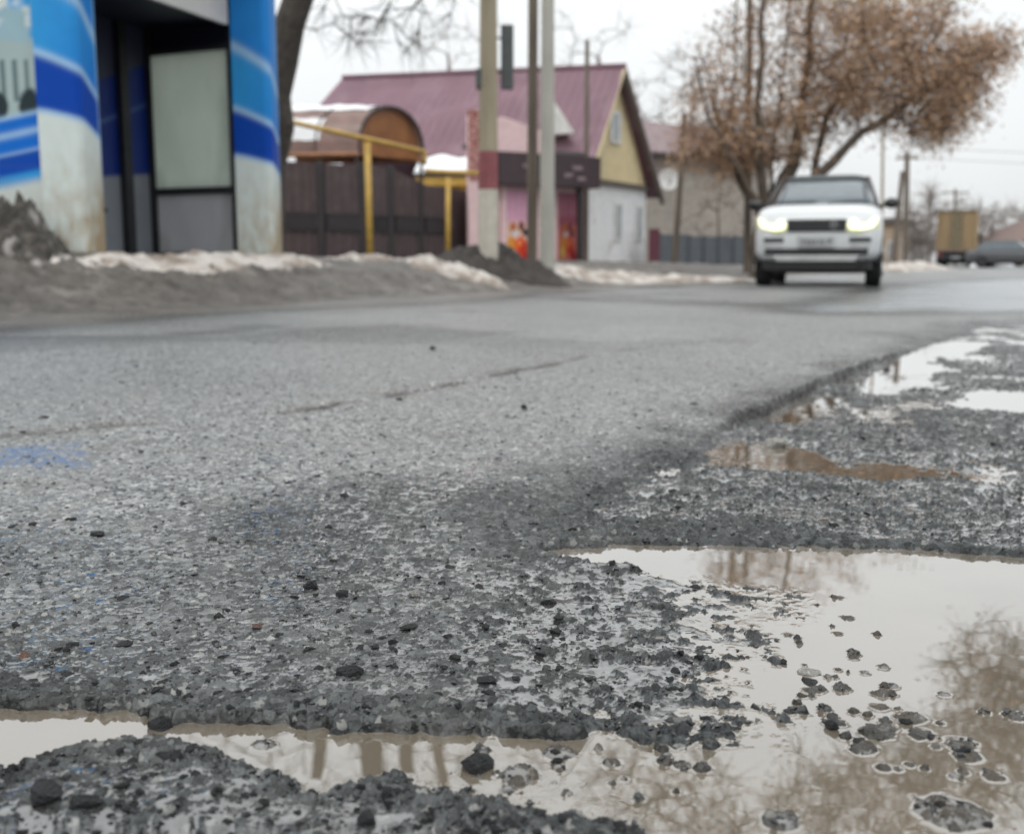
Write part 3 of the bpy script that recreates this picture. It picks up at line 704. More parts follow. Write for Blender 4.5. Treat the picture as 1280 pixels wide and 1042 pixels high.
def pylon_print(seed, tilt=1.0):
    off = .13 if seed == 2 else 0.0
    def fn(A, B):
        # B is height fraction 0..1 over 3.3 m
        z = B*SH
        C = np.ones(A.shape+(3,))*WHT
        z = z - off*0 + off
        c1 = 1.14 - .19*A**1.3*tilt      # white / deep blue border
        c2 = 1.60 - .32*A**1.2*tilt      # deep blue / sky blue border
        c3 = 2.20 - .45*A**1.2*tilt
        C = lay(C, sstep(-.02, .02, z-c1)*sstep(0, .0001, z), DEEPB)
        C = lay(C, sstep(-.01, .01, z-c2), SKYB*(.75+.25*A[..., None])*0+0) if False else C
        C = lay(C, sstep(-.03, .03, z-c1), DEEPB)
        g = np.clip((z-c2)/.8, 0, 1)
        C = lay(C, sstep(-.01, .01, z-c2), SKYB)
        C = lay(C, sstep(-.01, .01, z-c2)*(1-g)*A, MIDB)
        C = lay(C, sstep(-.01, .01, z-c3), MIDB)
        C = lay(C, sstep(-.01, .01, z-c3)*g*.5, SKYB)
        for c, wd in ((c2, .035), (c3, .055), (c1, .022)):
            C = lay(C, np.exp(-((z-c)/wd)**2)*.9, PALE)
        C = lay(C, sstep(.93, .99, A)*.6, PALE)
        return dirt_low(C, A, B, .36, True, seed)
    return fn
def city_print(A, B):
    z = B*SH+.33; n1 = fbm(A*1.7, z, .5, 5, 330); n2 = fbm(A*1.7, z, .18, 4, 340)
    C = np.ones(A.shape+(3,))*SKYB
    C = lay(C, sstep(.05, .35, n1+.25*np.exp(-((z-2.75)/.2)**2)), WHT)
    C = lay(C, sstep(2.25, 2.15, z+.15*n2), lin(150,180,190))
    # plain facade with columns of dark openings and round shrubs
    fac = (z < 1.98+.08*np.sin(A*3)) & (z > 1.3); col = (np.mod(A*17, 1) < .38) & (z > 1.55) & (z < 1.88)
    C = lay(C, fac*.8, lin(165,180,178)); C = lay(C, col*.75, lin(70,90,95))
    for cx, cz_, r in ((.96,1.52,.13), (.80,1.50,.12), (.62,1.48,.12), (.46,1.5,.13), (.25,1.5,.12)):
        C = lay(C, sstep(r*1.1, r*.8, np.hypot((A-cx)*2.4, z-cz_)+.03*n2), lin(42,55,60))
    c1 = 1.25 + .22*A**1.6; 
    C = lay(C, sstep(.015, -.015, z-c1), MIDB)
    for k, (o_, w_) in enumerate(((.0,.02),(-.14,.03),(-.30,.022))):
        C = lay(C, np.exp(-((z-(c1+o_-.10*(1-A)*k*0))/w_)**2)*.8, PALE)
    C = lay(C, sstep(.01, -.01, z-(c1-.30))*.9, DEEPB)
    C = lay(C, sstep(.03, -.03, z-(c1-.46)), SKYB)
    C = lay(C, sstep(.05, -.05, z-(c1-.54)), WHT)
    return dirt_low(C, A*0+.4, B, .3, False, 5)
def inner_print(A, B):
    z = B*2.7; C = np.ones(A.shape+(3,))*lin(58,62,84)
    c = .75+.75*A**1.3; C = lay(C, sstep(.02, -.02, z-c-.5), lin(8,40,118)); 
    C = lay(C, np.exp(-((z-c-.1)/.02)**2)*.6, lin(90,120,170))
    C = lay(C, sstep(.02, -.02, z-(.62+.25*A)), lin(130,135,142))
    return C

def wrap_print(name, ring, H, nv, fn, parent):
    # print that follows the pylon's front, rounded corner and side, 5 mm proud
    pts = []; c = sum((Vector(p) for p in ring), Vector())/len(ring)
    L_ = [0]
    for a, b in zip(ring, ring[1:]): L_.append(L_[-1]+(b-a).length)
    us = np.linspace(0, L_[-1], 60)
    xs = np.interp(us, L_, [p.x for p in ring]); ys = np.interp(us, L_, [p.y for p in ring])
    tx, ty = np.gradient(xs), np.gradient(ys); n = np.hypot(tx, ty); xs = xs + ty/n*.005; ys = ys - tx/n*.005
    b = np.linspace(0, 1, nv); A, B = np.meshgrid(us/L_[-1], b, indexing='ij')
    P = np.stack([np.repeat(xs[:, None], nv, 1), np.repeat(ys[:, None], nv, 1), ring[0].z + B*H.z], -1)
    C = np.clip(fn(A, B), 0, 1); I_ = np.arange(A.size).reshape(A.shape)
    Q = np.stack([I_[:-1,:-1], I_[1:,:-1], I_[1:,1:], I_[:-1,1:]], -1).reshape(-1, 4)
    ob = fast_mesh(name, P.reshape(-1, 3), Q, M['print'], parent=parent, smooth=True)
    ca_ = ob.data.color_attributes.new('print', 'FLOAT_COLOR', 'POINT')
    ca_.data.foreach_set('color', np.concatenate([C.reshape(-1, 3), np.ones((C.size//3, 1))], 1).astype(np.float32).ravel())
# ---------------------------------------------------------------- bus shelter
Z0 = .49
def shelter():
    t = thing('bus_shelter', (-4.0, 10.2, Z0), 'blue and white printed bus shelter with dark interior at left', 'bus shelter')
    ax = Vector((X(133,9.38), 9.0, Z0)); bx = Vector((X(352, 11.45), 11.15, Z0)); dr = (bx-ax); Ln = dr.length; dn = dr.normalized()
    lf = Vector((-1, .06, 0)).normalized(); H = Vector((0, 0, SH))
    # left pylon
    def pylon(p, wdt, dep, seed):
        o = MB(); seg = []
        right = p + Vector((0, 0, 0)); 
        r = .07
        prof = [(-wdt, dep), (-wdt, 0), (-r, 0)] + [(-r+r*math.sin(a), r-r*math.cos(a)) for a in (R(22), R(45), R(68), R(90))] + [(0, dep)]
        ring = [p - lf*q[0]*1 + Vector((0,1,0))*q[1] for q in prof]
        o.loft([ring, [q+H for q in ring]]); ob = o.build('pylon', M['shelter_white'], t)
        wrap_print('printed_graphic', [q for q in ring[1:]], H, 220, pylon_print(seed), ob)
    pylon(ax, .36, .38, 1)
    p2 = Vector((X(353, 11.44), 11.1, Z0-.03)); pylon(p2, .38, .34, 2)
    # left side wall with picture, coplanar with its pylon
    q0 = ax + lf*.365 + Vector((0,.05,0))
    wl_ = MB().obox(q0, lf*1.7, Vector((0,.08,0)), H).build('side_wall', M['shelter_white'], t)
    print_panel('city_print', q0 + lf*1.7 + Vector((0,-.006,0)), -lf*1.695, H, 200, 260, city_print, wl_)
    # end wall at the far side (lightbox + lower panel)
    e0 = p2 + lf*.39 + Vector((0,.12,0)); e1 = Vector((X(197, 11.7), 11.7, Z0)); ev = e1-e0; ev.z = 0; el = ev.length; en = ev.normalized(); fwd = Vector((0,-1,0))
    zt = Vector((0,0,1))
    def on_end(s0, s1, z0, z1, off, th, name, m):
        o = e0 + en*el*s0 + fwd*off + zt*z0; o.z = Z0-.03+z0
        return MB().obox(o, en*el*(s1-s0), Vector((0,th,0)), zt*(z1-z0)).build(name, M[m], t, bevel=.004)
    zb = lambda py, Y=11.5: CH + (325-py)/F*Y*1.0 - (Z0-.03)
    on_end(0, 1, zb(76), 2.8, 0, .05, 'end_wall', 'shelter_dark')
    on_end(.05, .96, zb(238), zb(80), .05, .045, 'advert_panel', 'lightbox')
    on_end(.02, .98, .05, zb(245), .03, .02, 'lower_panel', 'shelter_grey2')
    for s0, s1, z0, z1 in ((0, .05, 0, 2.75), (.95, 1.02, 0, 2.75), (.05, .95, zb(246), zb(238)), (.05, .95, zb(80), zb(74)), (.05, .95, 0, .05)):
        on_end(s0, s1, z0, z1, .09, .09, 'frame_bar', 'metal_black')
    # back wall parallel to the road
    bk = e1 - dn*Ln; bk.z = Z0-.03
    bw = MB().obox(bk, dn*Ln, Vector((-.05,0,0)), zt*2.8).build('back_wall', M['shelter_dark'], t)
    nrm = Vector((dn.y, -dn.x, 0))
    print_panel('inner_graphic', bk+nrm*.012, dn*Ln, zt*2.7, 80, 120, inner_print, bw, 'print_dark')
    for s in (.02, .30, .52, .80):
        MB().obox(bk + dn*Ln*s + nrm*.02, dn*.10, nrm*.08, zt*2.8).build('upright', M['metal_black'], t)
    # bench on the back wall
    bb = bk + nrm*.12 + zt*.42
    MB().obox(bb + dn*.3, dn*1.0, nrm*.36, zt*.04).build('bench_seat', M['metal_black'], t, bevel=.008)
    for s in (.5, 1.15): MB().obox(bb + dn*s + nrm*.1 - zt*.40, dn*.05, nrm*.05, zt*.40).build('bench_leg', M['metal_black'], t)
    # roof, soffit and pale fascia board along the road side
    r0 = ax + zt*2.30 + lf*.1; 
    f0 = Vector((ax.x+.02, ax.y+.05, 2.70)); f1 = Vector((p2.x-.39, p2.y-.02, 2.72))
    MB().obox(f0, f1-f0, lf*.05, zt*.62).build('fascia', M['shelter_white'], t)
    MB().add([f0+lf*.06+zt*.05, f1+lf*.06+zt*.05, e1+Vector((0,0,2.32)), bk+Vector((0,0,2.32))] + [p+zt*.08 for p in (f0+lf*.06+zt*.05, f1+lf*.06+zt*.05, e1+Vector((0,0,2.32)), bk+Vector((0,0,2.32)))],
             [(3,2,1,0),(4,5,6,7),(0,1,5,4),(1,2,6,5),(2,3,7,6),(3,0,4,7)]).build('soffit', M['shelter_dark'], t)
    MB().add([ax+H+Vector((.2,-.3,0)), p2+H+Vector((.2,.5,.03)), e1+H+Vector((-.6,.4,0)), bk+H+Vector((-2.0,-.4,0))] + [p+zt*.12 for p in (ax+H+Vector((.2,-.3,0)), p2+H+Vector((.2,.5,.03)), e1+H+Vector((-.6,.4,0)), bk+H+Vector((-2.0,-.4,0)))],
             [(3,2,1,0),(4,5,6,7),(0,1,5,4),(1,2,6,5),(2,3,7,6),(3,0,4,7)]).build('roof', M['shelter_white'], t)
    MB().add([ax+Vector((0,0,-.25)), p2+Vector((0,0,-.25)), e1+Vector((0,.1,-.25)), bk+Vector((0,0,-.25))] + [p+Vector((0,0,.24)) for p in (ax+Vector((0,0,-.25)), p2+Vector((0,0,-.25)), e1+Vector((0,.1,-.25)), bk+Vector((0,0,-.25)))],
             [(3,2,1,0),(4,5,6,7),(0,1,5,4),(1,2,6,5),(2,3,7,6),(3,0,4,7)]).build('floor_slab', M['shelter_grey'], t)
    t.location = (-4.8, 12.24, .502); t.scale = (1.2, 1.2, 1.2)
shelter()

# ---------------------------------------------------------------- brown fence, gate canopy, pipes
def corrugated(p, q, z0, z1a, z1b, parent, m, name='sheet_panel', pitch=.2, dep=.02, leaf=None):
    p, q = Vector(p), Vector(q); d = q-p; Ln = d.length; d.normalize(); n = Vector((d.y, -d.x, 0)); k = max(2, int(Ln/pitch)); v = []; f = []
    pr = []
    for i in range(k):
        s = i*Ln/k; w_ = Ln/k
        pr += [(s, 0), (s+w_*.3, 0), (s+w_*.42, dep), (s+w_*.88, dep)]
    pr.append((Ln, 0))
    for s, o in pr:
        zt = z1a+(z1b-z1a)*s/Ln; a = p+d*s+n*o
        v += [(a.x, a.y, z0), (a.x, a.y, zt), (a.x-n.x*.03, a.y-n.y*.03, z0), (a.x-n.x*.03, a.y-n.y*.03, zt)]
    c = len(pr)
    for i in range(c-1):
        b = 4*i; f += [(b, b+4, b+5, b+1), (b+2, b+3, b+7, b+6), (b+1, b+5, b+7, b+3), (b, b+2, b+6, b+4)]
    f += [(0, 1, 3, 2), (4*c-4, 4*c-2, 4*c-1, 4*c-3)]
    return link_mesh(name, v, f, m, parent)
fence = thing('brown_fence', (X(470, 24), 24, .38), 'dark brown profiled sheet fence with gate behind the yellow pipe', 'fence')
FP = [(330,21.6),(403,22.3),(454,22.9),(489,23.4),(526,24.2),(560,25.2),(602,26.6)]
FZ = [(2.36,2.36),(2.36,2.36),(2.38,2.36),(2.36,2.12),(2.08,2.06),(2.06,2.02)]
for i in range(len(FP)-1):
    a = gp(*FP[i]); b = gp(*FP[i+1]); z0 = .34
    corrugated((*a, 0), (*b, 0), z0, FZ[i][0], FZ[i][1], fence, M['brown_steel'])
    if i < 5:
        d = Vector((*b, 0))-Vector((*a, 0)); n = Vector((d.y, -d.x, 0)).normalized()
        for hz_ in (1.02, 1.34): MB().obox(Vector((a[0], a[1], hz_))+d*.08+n*.03, d*.84, n*.03, (0,0,.035)).build('rail', M['dark_post'], fence)
        for q in np.arange(.12, .86, .09): MB().obox(Vector((a[0], a[1], 1.06))+d*float(q)+n*.035, d.normalized()*.10, n*.02, (0,0,.27)).build('ornament_bar', M['dark_post'], fence)
for i, (px, Y) in enumerate(FP):
    a = gp(px, Y); zt = [2.4,2.4,2.42,2.40,2.14,2.1,2.08][i]
    MB().box((a[0]-.07, a[1]-.09, .25), (a[0]+.07, a[1]+.06, zt)).build('post', M['dark_post'], fence, bevel=.01)
# canopy
can = thing('arched_canopy', (X(450, 24), 24, 2.4), 'brown arched canopy with amber end panel above the fence gate', 'canopy')
A0 = Vector((X(452,23.2), 23.2, 0)); A1 = Vector((X(531,24.6), 24.6, 0)); zb_, zh = 2.62, 1.05
axis = Vector((-2.9, .35, 0))
def arc(o, s=1.0, n=18, z=zb_):
    return [o + A0*(.5+.5*math.cos(math.pi*k/n)*1) + A1*(.5-.5*math.cos(math.pi*k/n)) + Vector((0,0,z+zh*s*math.sin(math.pi*k/n)**.75)) for k in range(n+1)]
sh = MB(); r0 = arc(Vector()); r1 = arc(axis); r2 = [p-Vector((0,0,.04)) for p in r0]; r3 = [p-Vector((0,0,.04)) for p in r1]
n_ = len(r0); sh.add(r0+r1+r2+r3, [(i, i+1, n_+i+1, n_+i) for i in range(n_-1)] + [(2*n_+i, 3*n_+i, 3*n_+i+1, 2*n_+i+1) for i in range(n_-1)] + [(i, 2*n_+i, 2*n_+i+1, i+1) for i in range(n_-1)] + [(n_+i, n_+i+1, 3*n_+i+1, 3*n_+i) for i in range(n_-1)] + [(0, n_, 3*n_, 2*n_), (n_-1, 3*n_-1+n_*0, 4*n_-1, 2*n_-1)])
sh.f[-1] = (n_-1+len([])*0, 2*n_-1, 4*n_-1, 3*n_-1)
sh.build('arched_roof', M['brown_poly'], can, smooth=False)
ins = [p*1.0 for p in arc(axis*.04, .96)]
MB().add(ins + [p+axis*.01 for p in ins], [tuple(range(n_)), tuple(range(2*n_-1, n_-1, -1))] + [(i, i+n_, i+n_+1, i+1) for i in range(n_-1)] + [(0, n_-1, 2*n_-1, n_)]).build('end_panel', M['orange_poly'], can)
MB().tube([p+Vector((0,0,.01)) for p in r0], .035, 6).build('front_rib', M['dark_post'], can)
for s in (.33, .66, 1.0): MB().tube([p+axis*s+Vector((0,0,.02)) for p in r0], .02, 5).build('rib', M['dark_post'], can)
MB().tube([A0+Vector((0,0,zb_)), A0+axis+Vector((0,0,zb_))], .05, 6).build('edge_beam', M['orange_poly'], can)
MB().tube([A1+Vector((0,0,zb_)), A1+axis+Vector((0,0,zb_))], .05, 6).build('edge_beam', M['orange_poly'], can)
for p, s in ((A0, .02), (A1, .02), (A0, .95), (A1, .95)):
    b = p+axis*s; MB().tube([(b.x, b.y, .3), (b.x, b.y, zb_)], .04, 6).build('support_post', M['dark_post'], can)
for lb, s0, s1, k0, k1, dz in (('snow lying along the top of the arched canopy', .06, .85, 6, 11, .05), ('snow patch sliding down the near side of the canopy', .30, .70, 1, 4, .05)):
    rows_ = []
    for j in range(9):
        s = s0+(s1-s0)*j/8
        rows_.append([r0[k]+axis*s+Vector((0,0,dz+.03*math.sin(j*2.1+k)))*(1 if 0 < j < 8 and k0 < k < k1 else .4) for k in range(k0, k1+1)])
    m_ = MB(); c_ = k1-k0+1
    vs = [p for r in rows_ for p in r]; m_.add(vs + [p-Vector((0,0,.06)) for p in vs], [(j*c_+k, j*c_+k+1, (j+1)*c_+k+1, (j+1)*c_+k) for j in range(8) for k in range(c_-1)])
    tag(m_.build('snow_cover', M['snow_clean'], None, smooth=True), lb, 'snow')
# yellow gas pipe
pipe = thing('gas_pipe', (X(461, 21.0), 21.0, .38), 'yellow gas pipe on posts running past the brown fence and canopy', 'gas pipe')
def V3(px, py, Y): return W(px, py, Y)
MB().tube([(X(463,21.0), 21.0, .3), V3(459,178,21.0)], .062, 10).build('post', M['yellow'], pipe, smooth=True)
MB().tube([V3(330,146,19.5), V3(365,153,20), V3(459,174,21), V3(531,190,22.2)], .045, 10).build('pipe_run', M['yellow'], pipe, smooth=True)
MB().tube([V3(531,190,22.2), V3(531,206,22.2)], .045, 8).build('elbow', M['yellow'], pipe, smooth=True)
p2_ = thing('gas_pipe', (X(560, 23.5), 23.5, .38), 'short yellow pipe post with crossbar standing nearer the concrete pole', 'gas pipe')
MB().tube([(X(560,23.5), 23.5, .3), V3(560,222,23.5)], .055, 10).build('post', M['yellow'], p2_, smooth=True)
MB().tube([V3(531,214,23.4), V3(600,217,23.9)], .05, 8).build('crossbar', M['yellow'], p2_, smooth=True)

# ---------------------------------------------------------------- houses
def quad_slab(name, pts, th, m, parent):
    pts = [Vector(p) for p in pts]; n = (pts[1]-pts[0]).cross(pts[-1]-pts[0]).normalized()
    b = MB(); k = len(pts); b.add(pts + [p-n*th for p in pts], [tuple(range(k)), tuple(range(2*k-1, k-1, -1))] + [(i, i+k, (i+1) % k + k, (i+1) % k) for i in range(k)])
    return b.build(name, m, parent)
# white house with maroon roof
hs = thing('white_house', (X(770,35), 36, .23), 'white walled house with cream gable and big maroon metal roof', 'house')
g0 = Vector((X(733,33), 33, .2)); g1 = Vector((X(806,36.8), 36.8, .2)); ze = 2.78
gd = g1-g0; apx = W(773, 92, 34.8); lv = Vector((-11.2, 2.6, 0))
b = MB(); w0 = [g0, g1, g1+lv, g0+lv]
b.add(w0 + [Vector((p.x, p.y, ze)) for p in w0], [(0,1,5,4),(1,2,6,5),(2,3,7,6),(3,0,4,7)]).build('wall', M['white_wall'], hs)
a0 = Vector((g0.x, g0.y, ze)); a1 = Vector((g1.x, g1.y, ze)); nrm_g = Vector((gd.y, -gd.x, 0)).normalized()
quad_slab('gable', [a0+Vector((0,0,.02)), a1+Vector((0,0,.02)), apx], .05, M['cream_siding'], hs)
for k in range(1, 24):   # battens of the siding
    s = k/24; zt = ze + (apx.z-ze)*(1-abs(s-.5)*2)-.12; p = a0+gd*s+nrm_g*.012
    if zt > ze+.15: MB().box((p.x-.012, p.y-.012, ze+.05), (p.x+.012, p.y+.012, zt)).build('siding_batten', M['cream_siding'], hs)
def gable_pt(s, z, off=.03):
    p = Vector((g0.x, g0.y, z))+gd*s+nrm_g*off; return p
def gable_box(s0, s1, z0, z1, off, th, name, m, parent=hs):
    p = gable_pt(s0, z0, off); return MB().obox(p, gd*(s1-s0), nrm_g*th, (0,0,z1-z0)).build(name, M[m], parent)
wd = gable_box(.33, .50, 4.02, 5.0, .03, .05, 'window', 'frame_white'); gable_box(.37, .46, 4.12, 4.9, .085, .01, 'pane', 'window_grey', wd)
for s in (.43, .80):
    wd = gable_box(s, s+.14, 1.05, 2.25, .0, .04, 'window', 'frame_white'); gable_box(s+.03, s+.11, 1.15, 2.15, .045, .01, 'pane', 'window_grey', wd)
gable_box(-.01, 1.01, 2.72, 2.86, .02, .12, 'cornice', 'trim_brown')
# roof: two slopes; near one carries standing seams
ov = nrm_g*.45; out0 = (a0-a1).normalized()
e0_ = W(731, 205, 33.0)+ov*.6; e1_ = W(352, 186, 36.0); rl = W(428, 98, 37.6); rr = W(776, 84, 34.5)+ov*.4
quad_slab('roof_slope', [e0_, rr, rl, e1_], .08, M['maroon'], hs)
e2_ = g1+Vector((0,0,ze-.2-.25))+ov+(a1-a0).normalized()*.5; e3_ = e2_+lv
quad_slab('roof_slope', [rr+Vector((.02,.02,0)), e2_, e3_, rl+Vector((.02,.02,0))], .08, M['maroon'], hs)
for k in range(1, 34):
    s = k/34; p = e1_.lerp(e0_, s); q = rl.lerp(rr, s); MB().tube([p+Vector((0,-.02,.03)), q+Vector((0,-.02,.03))], .006, 4).build('roof_seam', M['maroon'], hs)
MB().tube([rl+Vector((0,0,.04)), rr+Vector((0,0,.04))], .07, 6).build('ridge_cap', M['maroon'], hs)
MB().obox(rr+Vector((0,0,-.05)), (e2_-rr), Vector((-.12,-.04,0)), (0,0,-.22)).build('rake_trim', M['trim_brown'], hs)
lowl = Vector((a0.x, a0.y, ze-.05)) + (a0-a1).normalized()*.25+ov*.5
MB().obox(rr+Vector((-.02,-.03,-.06)), (lowl-rr), Vector((-.06,.0,0)), (0,0,-.10)).build('rake_trim', M['cream_siding'], hs)
dr_ = MB(); dp = [W(694,128,33), W(718,166,33), W(692,168,33)]; dq = [p+Vector((-.2,.9,0)) for p in dp]
dr_.add(dp+dq, [(0,1,2),(3,5,4),(0,3,4,1),(1,4,5,2),(2,5,3,0)]).build('dormer', M['frame_white'], hs)
# yellow annex with snowy lean-to roof
an = thing('yellow_annex', (X(560,28.5), 29, .35), 'low yellow annex with thick snow on its roof behind the fence', 'annex')
x0, x1 = X(525,28), X(594,28)
MB().box((x0, 28.2, .3), (x1, 30.5, 2.55)).build('wall', M['yellow'], an)
MB().box((x0-.1, 28.05, 2.3), (x1, 28.19, 2.6)).build('eave_board', M['yellow'], an)
quad_slab('roof', [(x0-.15, 28.0, 2.6), (x1, 28.0, 2.6), (x1, 31, 3.2), (x0-.15, 31, 3.2)], .08, M['roof_dark'], an)
o = heap('snow_cover', (x0-.1, 29.4), (x1+.1, 29.4), 3.1, .0, M['snow_clean'], 'thick white snow lying on the yellow annex roof', 'snow', 231, (20, 20), .1)
bpy.data.objects.remove(o)
m_ = MB(); gx = np.linspace(x0-.12, x1+.02, 12); gy = np.linspace(27.98, 31, 10)
vs = [(a, c, 2.6+(c-28)*.22+.05+.05*math.sin(i*.9+j*.5)) for i, a in enumerate(gx) for j, c in enumerate(gy)]
vb = [(a, c, 2.6+(c-28)*.22-.0) for a in gx for c in gy]; T = len(vs)
fs = [(i*10+j, (i+1)*10+j, (i+1)*10+j+1, i*10+j+1) for i in range(11) for j in range(9)] + [(i*10, T+i*10, T+(i+1)*10, (i+1)*10) for i in range(11)] + [(j, j+1, T+j+1, T+j) for j in range(9)]
tag(m_.add(vs+vb, fs).build('snow_cover', M['snow_clean'], None, smooth=True), 'thick white snow lying on the yellow annex roof', 'snow')

# ---------------------------------------------------------------- kiosk
ks = thing('kiosk', (X(655,26), 26.5, .3), 'small pink kiosk with dark sign band and colourful food pictures', 'kiosk')
k0 = Vector((X(584,25.2), 25.2, .28)); k1 = Vector((X(724,26.9), 26.9, .28)); kd = k1-k0; kn = Vector((kd.y, -kd.x, 0)).normalized()
kb = Vector((.35, 2.4, 0)); w0 = [k0, k1, k1+kb, k0+kb]; b = MB()
b.add(w0+[Vector((p.x, p.y, 2.9)) for p in w0], [(3,2,1,0),(4,5,6,7),(0,1,5,4),(1,2,6,5),(2,3,7,6),(3,0,4,7)]).build('wall', M['pink'], ks)
def kpt(px, z, off): 
    s = 0
    for _ in range(20):
        p = k0+kd*s; s += (px - (640+p.x/(p.y)*F))/F*p.y/kd.x*.8
    p = k0+kd*s+kn*off; return Vector((p.x, p.y, z))
def kz(py, Y=26): return CH+(325-py)/F*Y
# pediment, pillar
quad_slab('pediment', [kpt(600,kz(206),.06), kpt(690,kz(204),.06), kpt(690,kz(172),.06), kpt(660,kz(164),.06), kpt(628,kz(155),.06), kpt(600,kz(160),.06)], .06, M['pink'], ks)
def swirl(A, B):
    n = fbm(A*2, B*4, .5, 3, 351); C = np.ones(A.shape+(3,))*lin(205,165,158); return lay(C, sstep(.05, .2, np.abs(np.sin(n*9))-.5), lin(140,80,78))
MB().obox(kpt(584,.3,.02), kpt(604,.3,.02)-kpt(584,.3,.02), kn*.1, (0,0,kz(158)-.3)).build('pillar', M['pink'], ks)
print_panel('pillar_print', kpt(583,kz(232),.135), kpt(604,0,.135)-kpt(583,0,.135), Vector((0,0,kz(150)-kz(232))), 16, 60, swirl, ks)
MB().obox(kpt(612,kz(236),.06), kpt(734,0,.06)-kpt(612,0,.06), kn*.42, (0,0,kz(198)-kz(236))).build('sign_band', M['dark_band'], ks, bevel=.01)
for j, (pa, pb, py) in enumerate(((700,712,213),(706,716,226),(640,652,214),(690,700,222))):
    a, c = kpt(pa, kz(py), .49), kpt(pb, kz(py), .49); pts = [a.lerp(c, q/16)+Vector((0,0,.06*math.sin(q*1.5+j))) for q in range(17)]
    MB().tube(pts, .016, 4).build('script_stroke', M['script'], ks)
MB().obox(kpt(625,.3,.04), kpt(631,0,.04)-kpt(625,0,.04), kn*.05, (0,0,1.9)).build('jamb', M['pink'], ks)
def food(seed, dark):
    def fn(A, B):
        n = fbm(A*2+seed, B*4, .4, 4, 360+seed); C = np.ones(A.shape+(3,))*(lin(120,65,80) if dark else lin(218,165,190))
        C = lay(C, (np.sin(A*26) > .3)*sstep(.6, .7, B)*.25, lin(235,190,205))
        C = lay(C, sstep(.62, .45, B+.08*n), lin(150,85,80) if dark else lin(222,190,170))
        for cx, cy, r, c in ((.35,.46,.09,(190,110,60)),(.62,.50,.07,(120,60,50)),(.75,.40,.07,(40,35,45)),(.40,.36,.08,(215,215,225)),(.30,.25,.12,(225,150,60)),(.58,.22,.15,(225,85,45)),(.72,.14,.13,(200,60,40)),(.85,.05,.10,(150,30,45)),(.25,.12,.10,(230,190,90)),(.55,.25,.06,(240,140,90))):
            q = 0.7 if dark else 1.0
            C = lay(C, sstep(r*1.1, r*.75, np.hypot((A-cx)*.75, B-cy)+.02*n), lin(*[v*q for v in c]))
        return C
    return fn
for pa, pb, s, d in ((627,664,1,False),(695,718,2,True)):
    a, c = kpt(pa, .42, .06), kpt(pb, .42, .06)
    MB().obox(a-kn*.04, c-a, kn*.035, (0,0,1.62)).build('picture_board', M['pink'], ks)
    print_panel('food_picture', a, c-a, Vector((0,0,1.62)), 60, 110, food(s, d), ks)
MB().obox(kpt(719,.3,.0), kpt(725,0,.0)-kpt(719,0,.0), kn*.08, (0,0,1.85)).build('door_gap', M['gloss_black'], ks)
quad_slab('roof', [k0+Vector((-.1,-.1,2.66)), k1+Vector((.1,0,2.66)), k1+kb+Vector((0,0,2.66)), k0+kb+Vector((0,0,2.66))], -.08, M['roof_dark'], ks)

# ---------------------------------------------------------------- brick house, grey fence, wine gate
bh = thing('brick_house', (X(870,46), 46, .2), 'beige brick house with faded maroon roof behind the grey fence', 'house')
h0 = Vector((X(782,44), 44, .15)); h1 = Vector((X(958,46.5), 46.5, .15)); hd_ = h1-h0; hn = Vector((hd_.y, -hd_.x, 0)).normalized(); zw = kz(197, 44.8)
w0 = [h0, h1, h1-hn*8, h0-hn*8]
MB().add(w0+[Vector((p.x, p.y, zw)) for p in w0], [(0,1,5,4),(1,2,6,5),(2,3,7,6),(3,0,4,7)]).build('wall', M['brick'], bh)
bv = MB(); 
for r in range(62):        # coursed bricks on the street front, joined as one part
    z = .2+r*.075
    if z > zw-.08: break
    for c in range(22):
        s = (c+(r % 2)*.5)/22
        if s > .97: continue
        p = h0+hd_*s+hn*.0; bv.obox(Vector((p.x, p.y, z)), hd_/22*.965, hn*(.012+.006*random.random()), (0,0,.062))
stuff(bv.build('brick_courses', M['brick2'], bh, fix=False))
e0q = Vector((h0.x, h0.y, zw))+hn*.5-hd_*.03; e1q = Vector((h1.x, h1.y, zw))+hn*.5+hd_*.03; ra = W(800,150,47.5); rb = W(930,168,50)
quad_slab('roof_slope', [e0q, e1q, rb, ra], .12, M['maroon2'], bh)
quad_slab('roof_slope', [ra, rb, e1q-hn*9, e0q-hn*9], .12, M['maroon2'], bh)
quad_slab('roof_hip', [e1q, e1q-hn*9, rb], .1, M['maroon2'], bh)
MB().obox(e0q+Vector((0,0,-.02)), e1q-e0q, hn*.06, (0,0,-.16)).build('gutter', M['dark_post'], bh)
dish = thing('satellite_dish', W(836,223,43.6), 'small round white satellite dish on the brick house wall', 'satellite dish')
c = W(836,224,43.5); rr_ = .42
vs = [Vector((c.x, c.y+.1, c.z))]; 
for ring, off in ((.5, .07), (1., 0)): vs += [Vector((c.x+rr_*ring*math.cos(t_*math.pi/10), c.y+off, c.z+rr_*ring*math.sin(t_*math.pi/10))) for t_ in range(20)]
MB().add(vs, [(0, 1+i, 1+(i+1) % 20) for i in range(20)] + [(1+i, 21+i, 21+(i+1) % 20, 1+(i+1) % 20) for i in range(20)]).build('reflector', M['frame_white'], dish, smooth=True)
MB().tube([c+Vector((.0,-.02,-.3)), c+Vector((.05,-.35,.0))], .02, 5).build('feed_arm', M['dark_post'], dish)
MB().tube([c+Vector((0,.08,0)), c+Vector((0,.9,-.1))], .03, 5).build('mount', M['dark_post'], dish)
wg = thing('wine_red_gate', (X(817,35), 35, .22), 'narrow wine red sheet gate between white house and grey fence', 'gate')
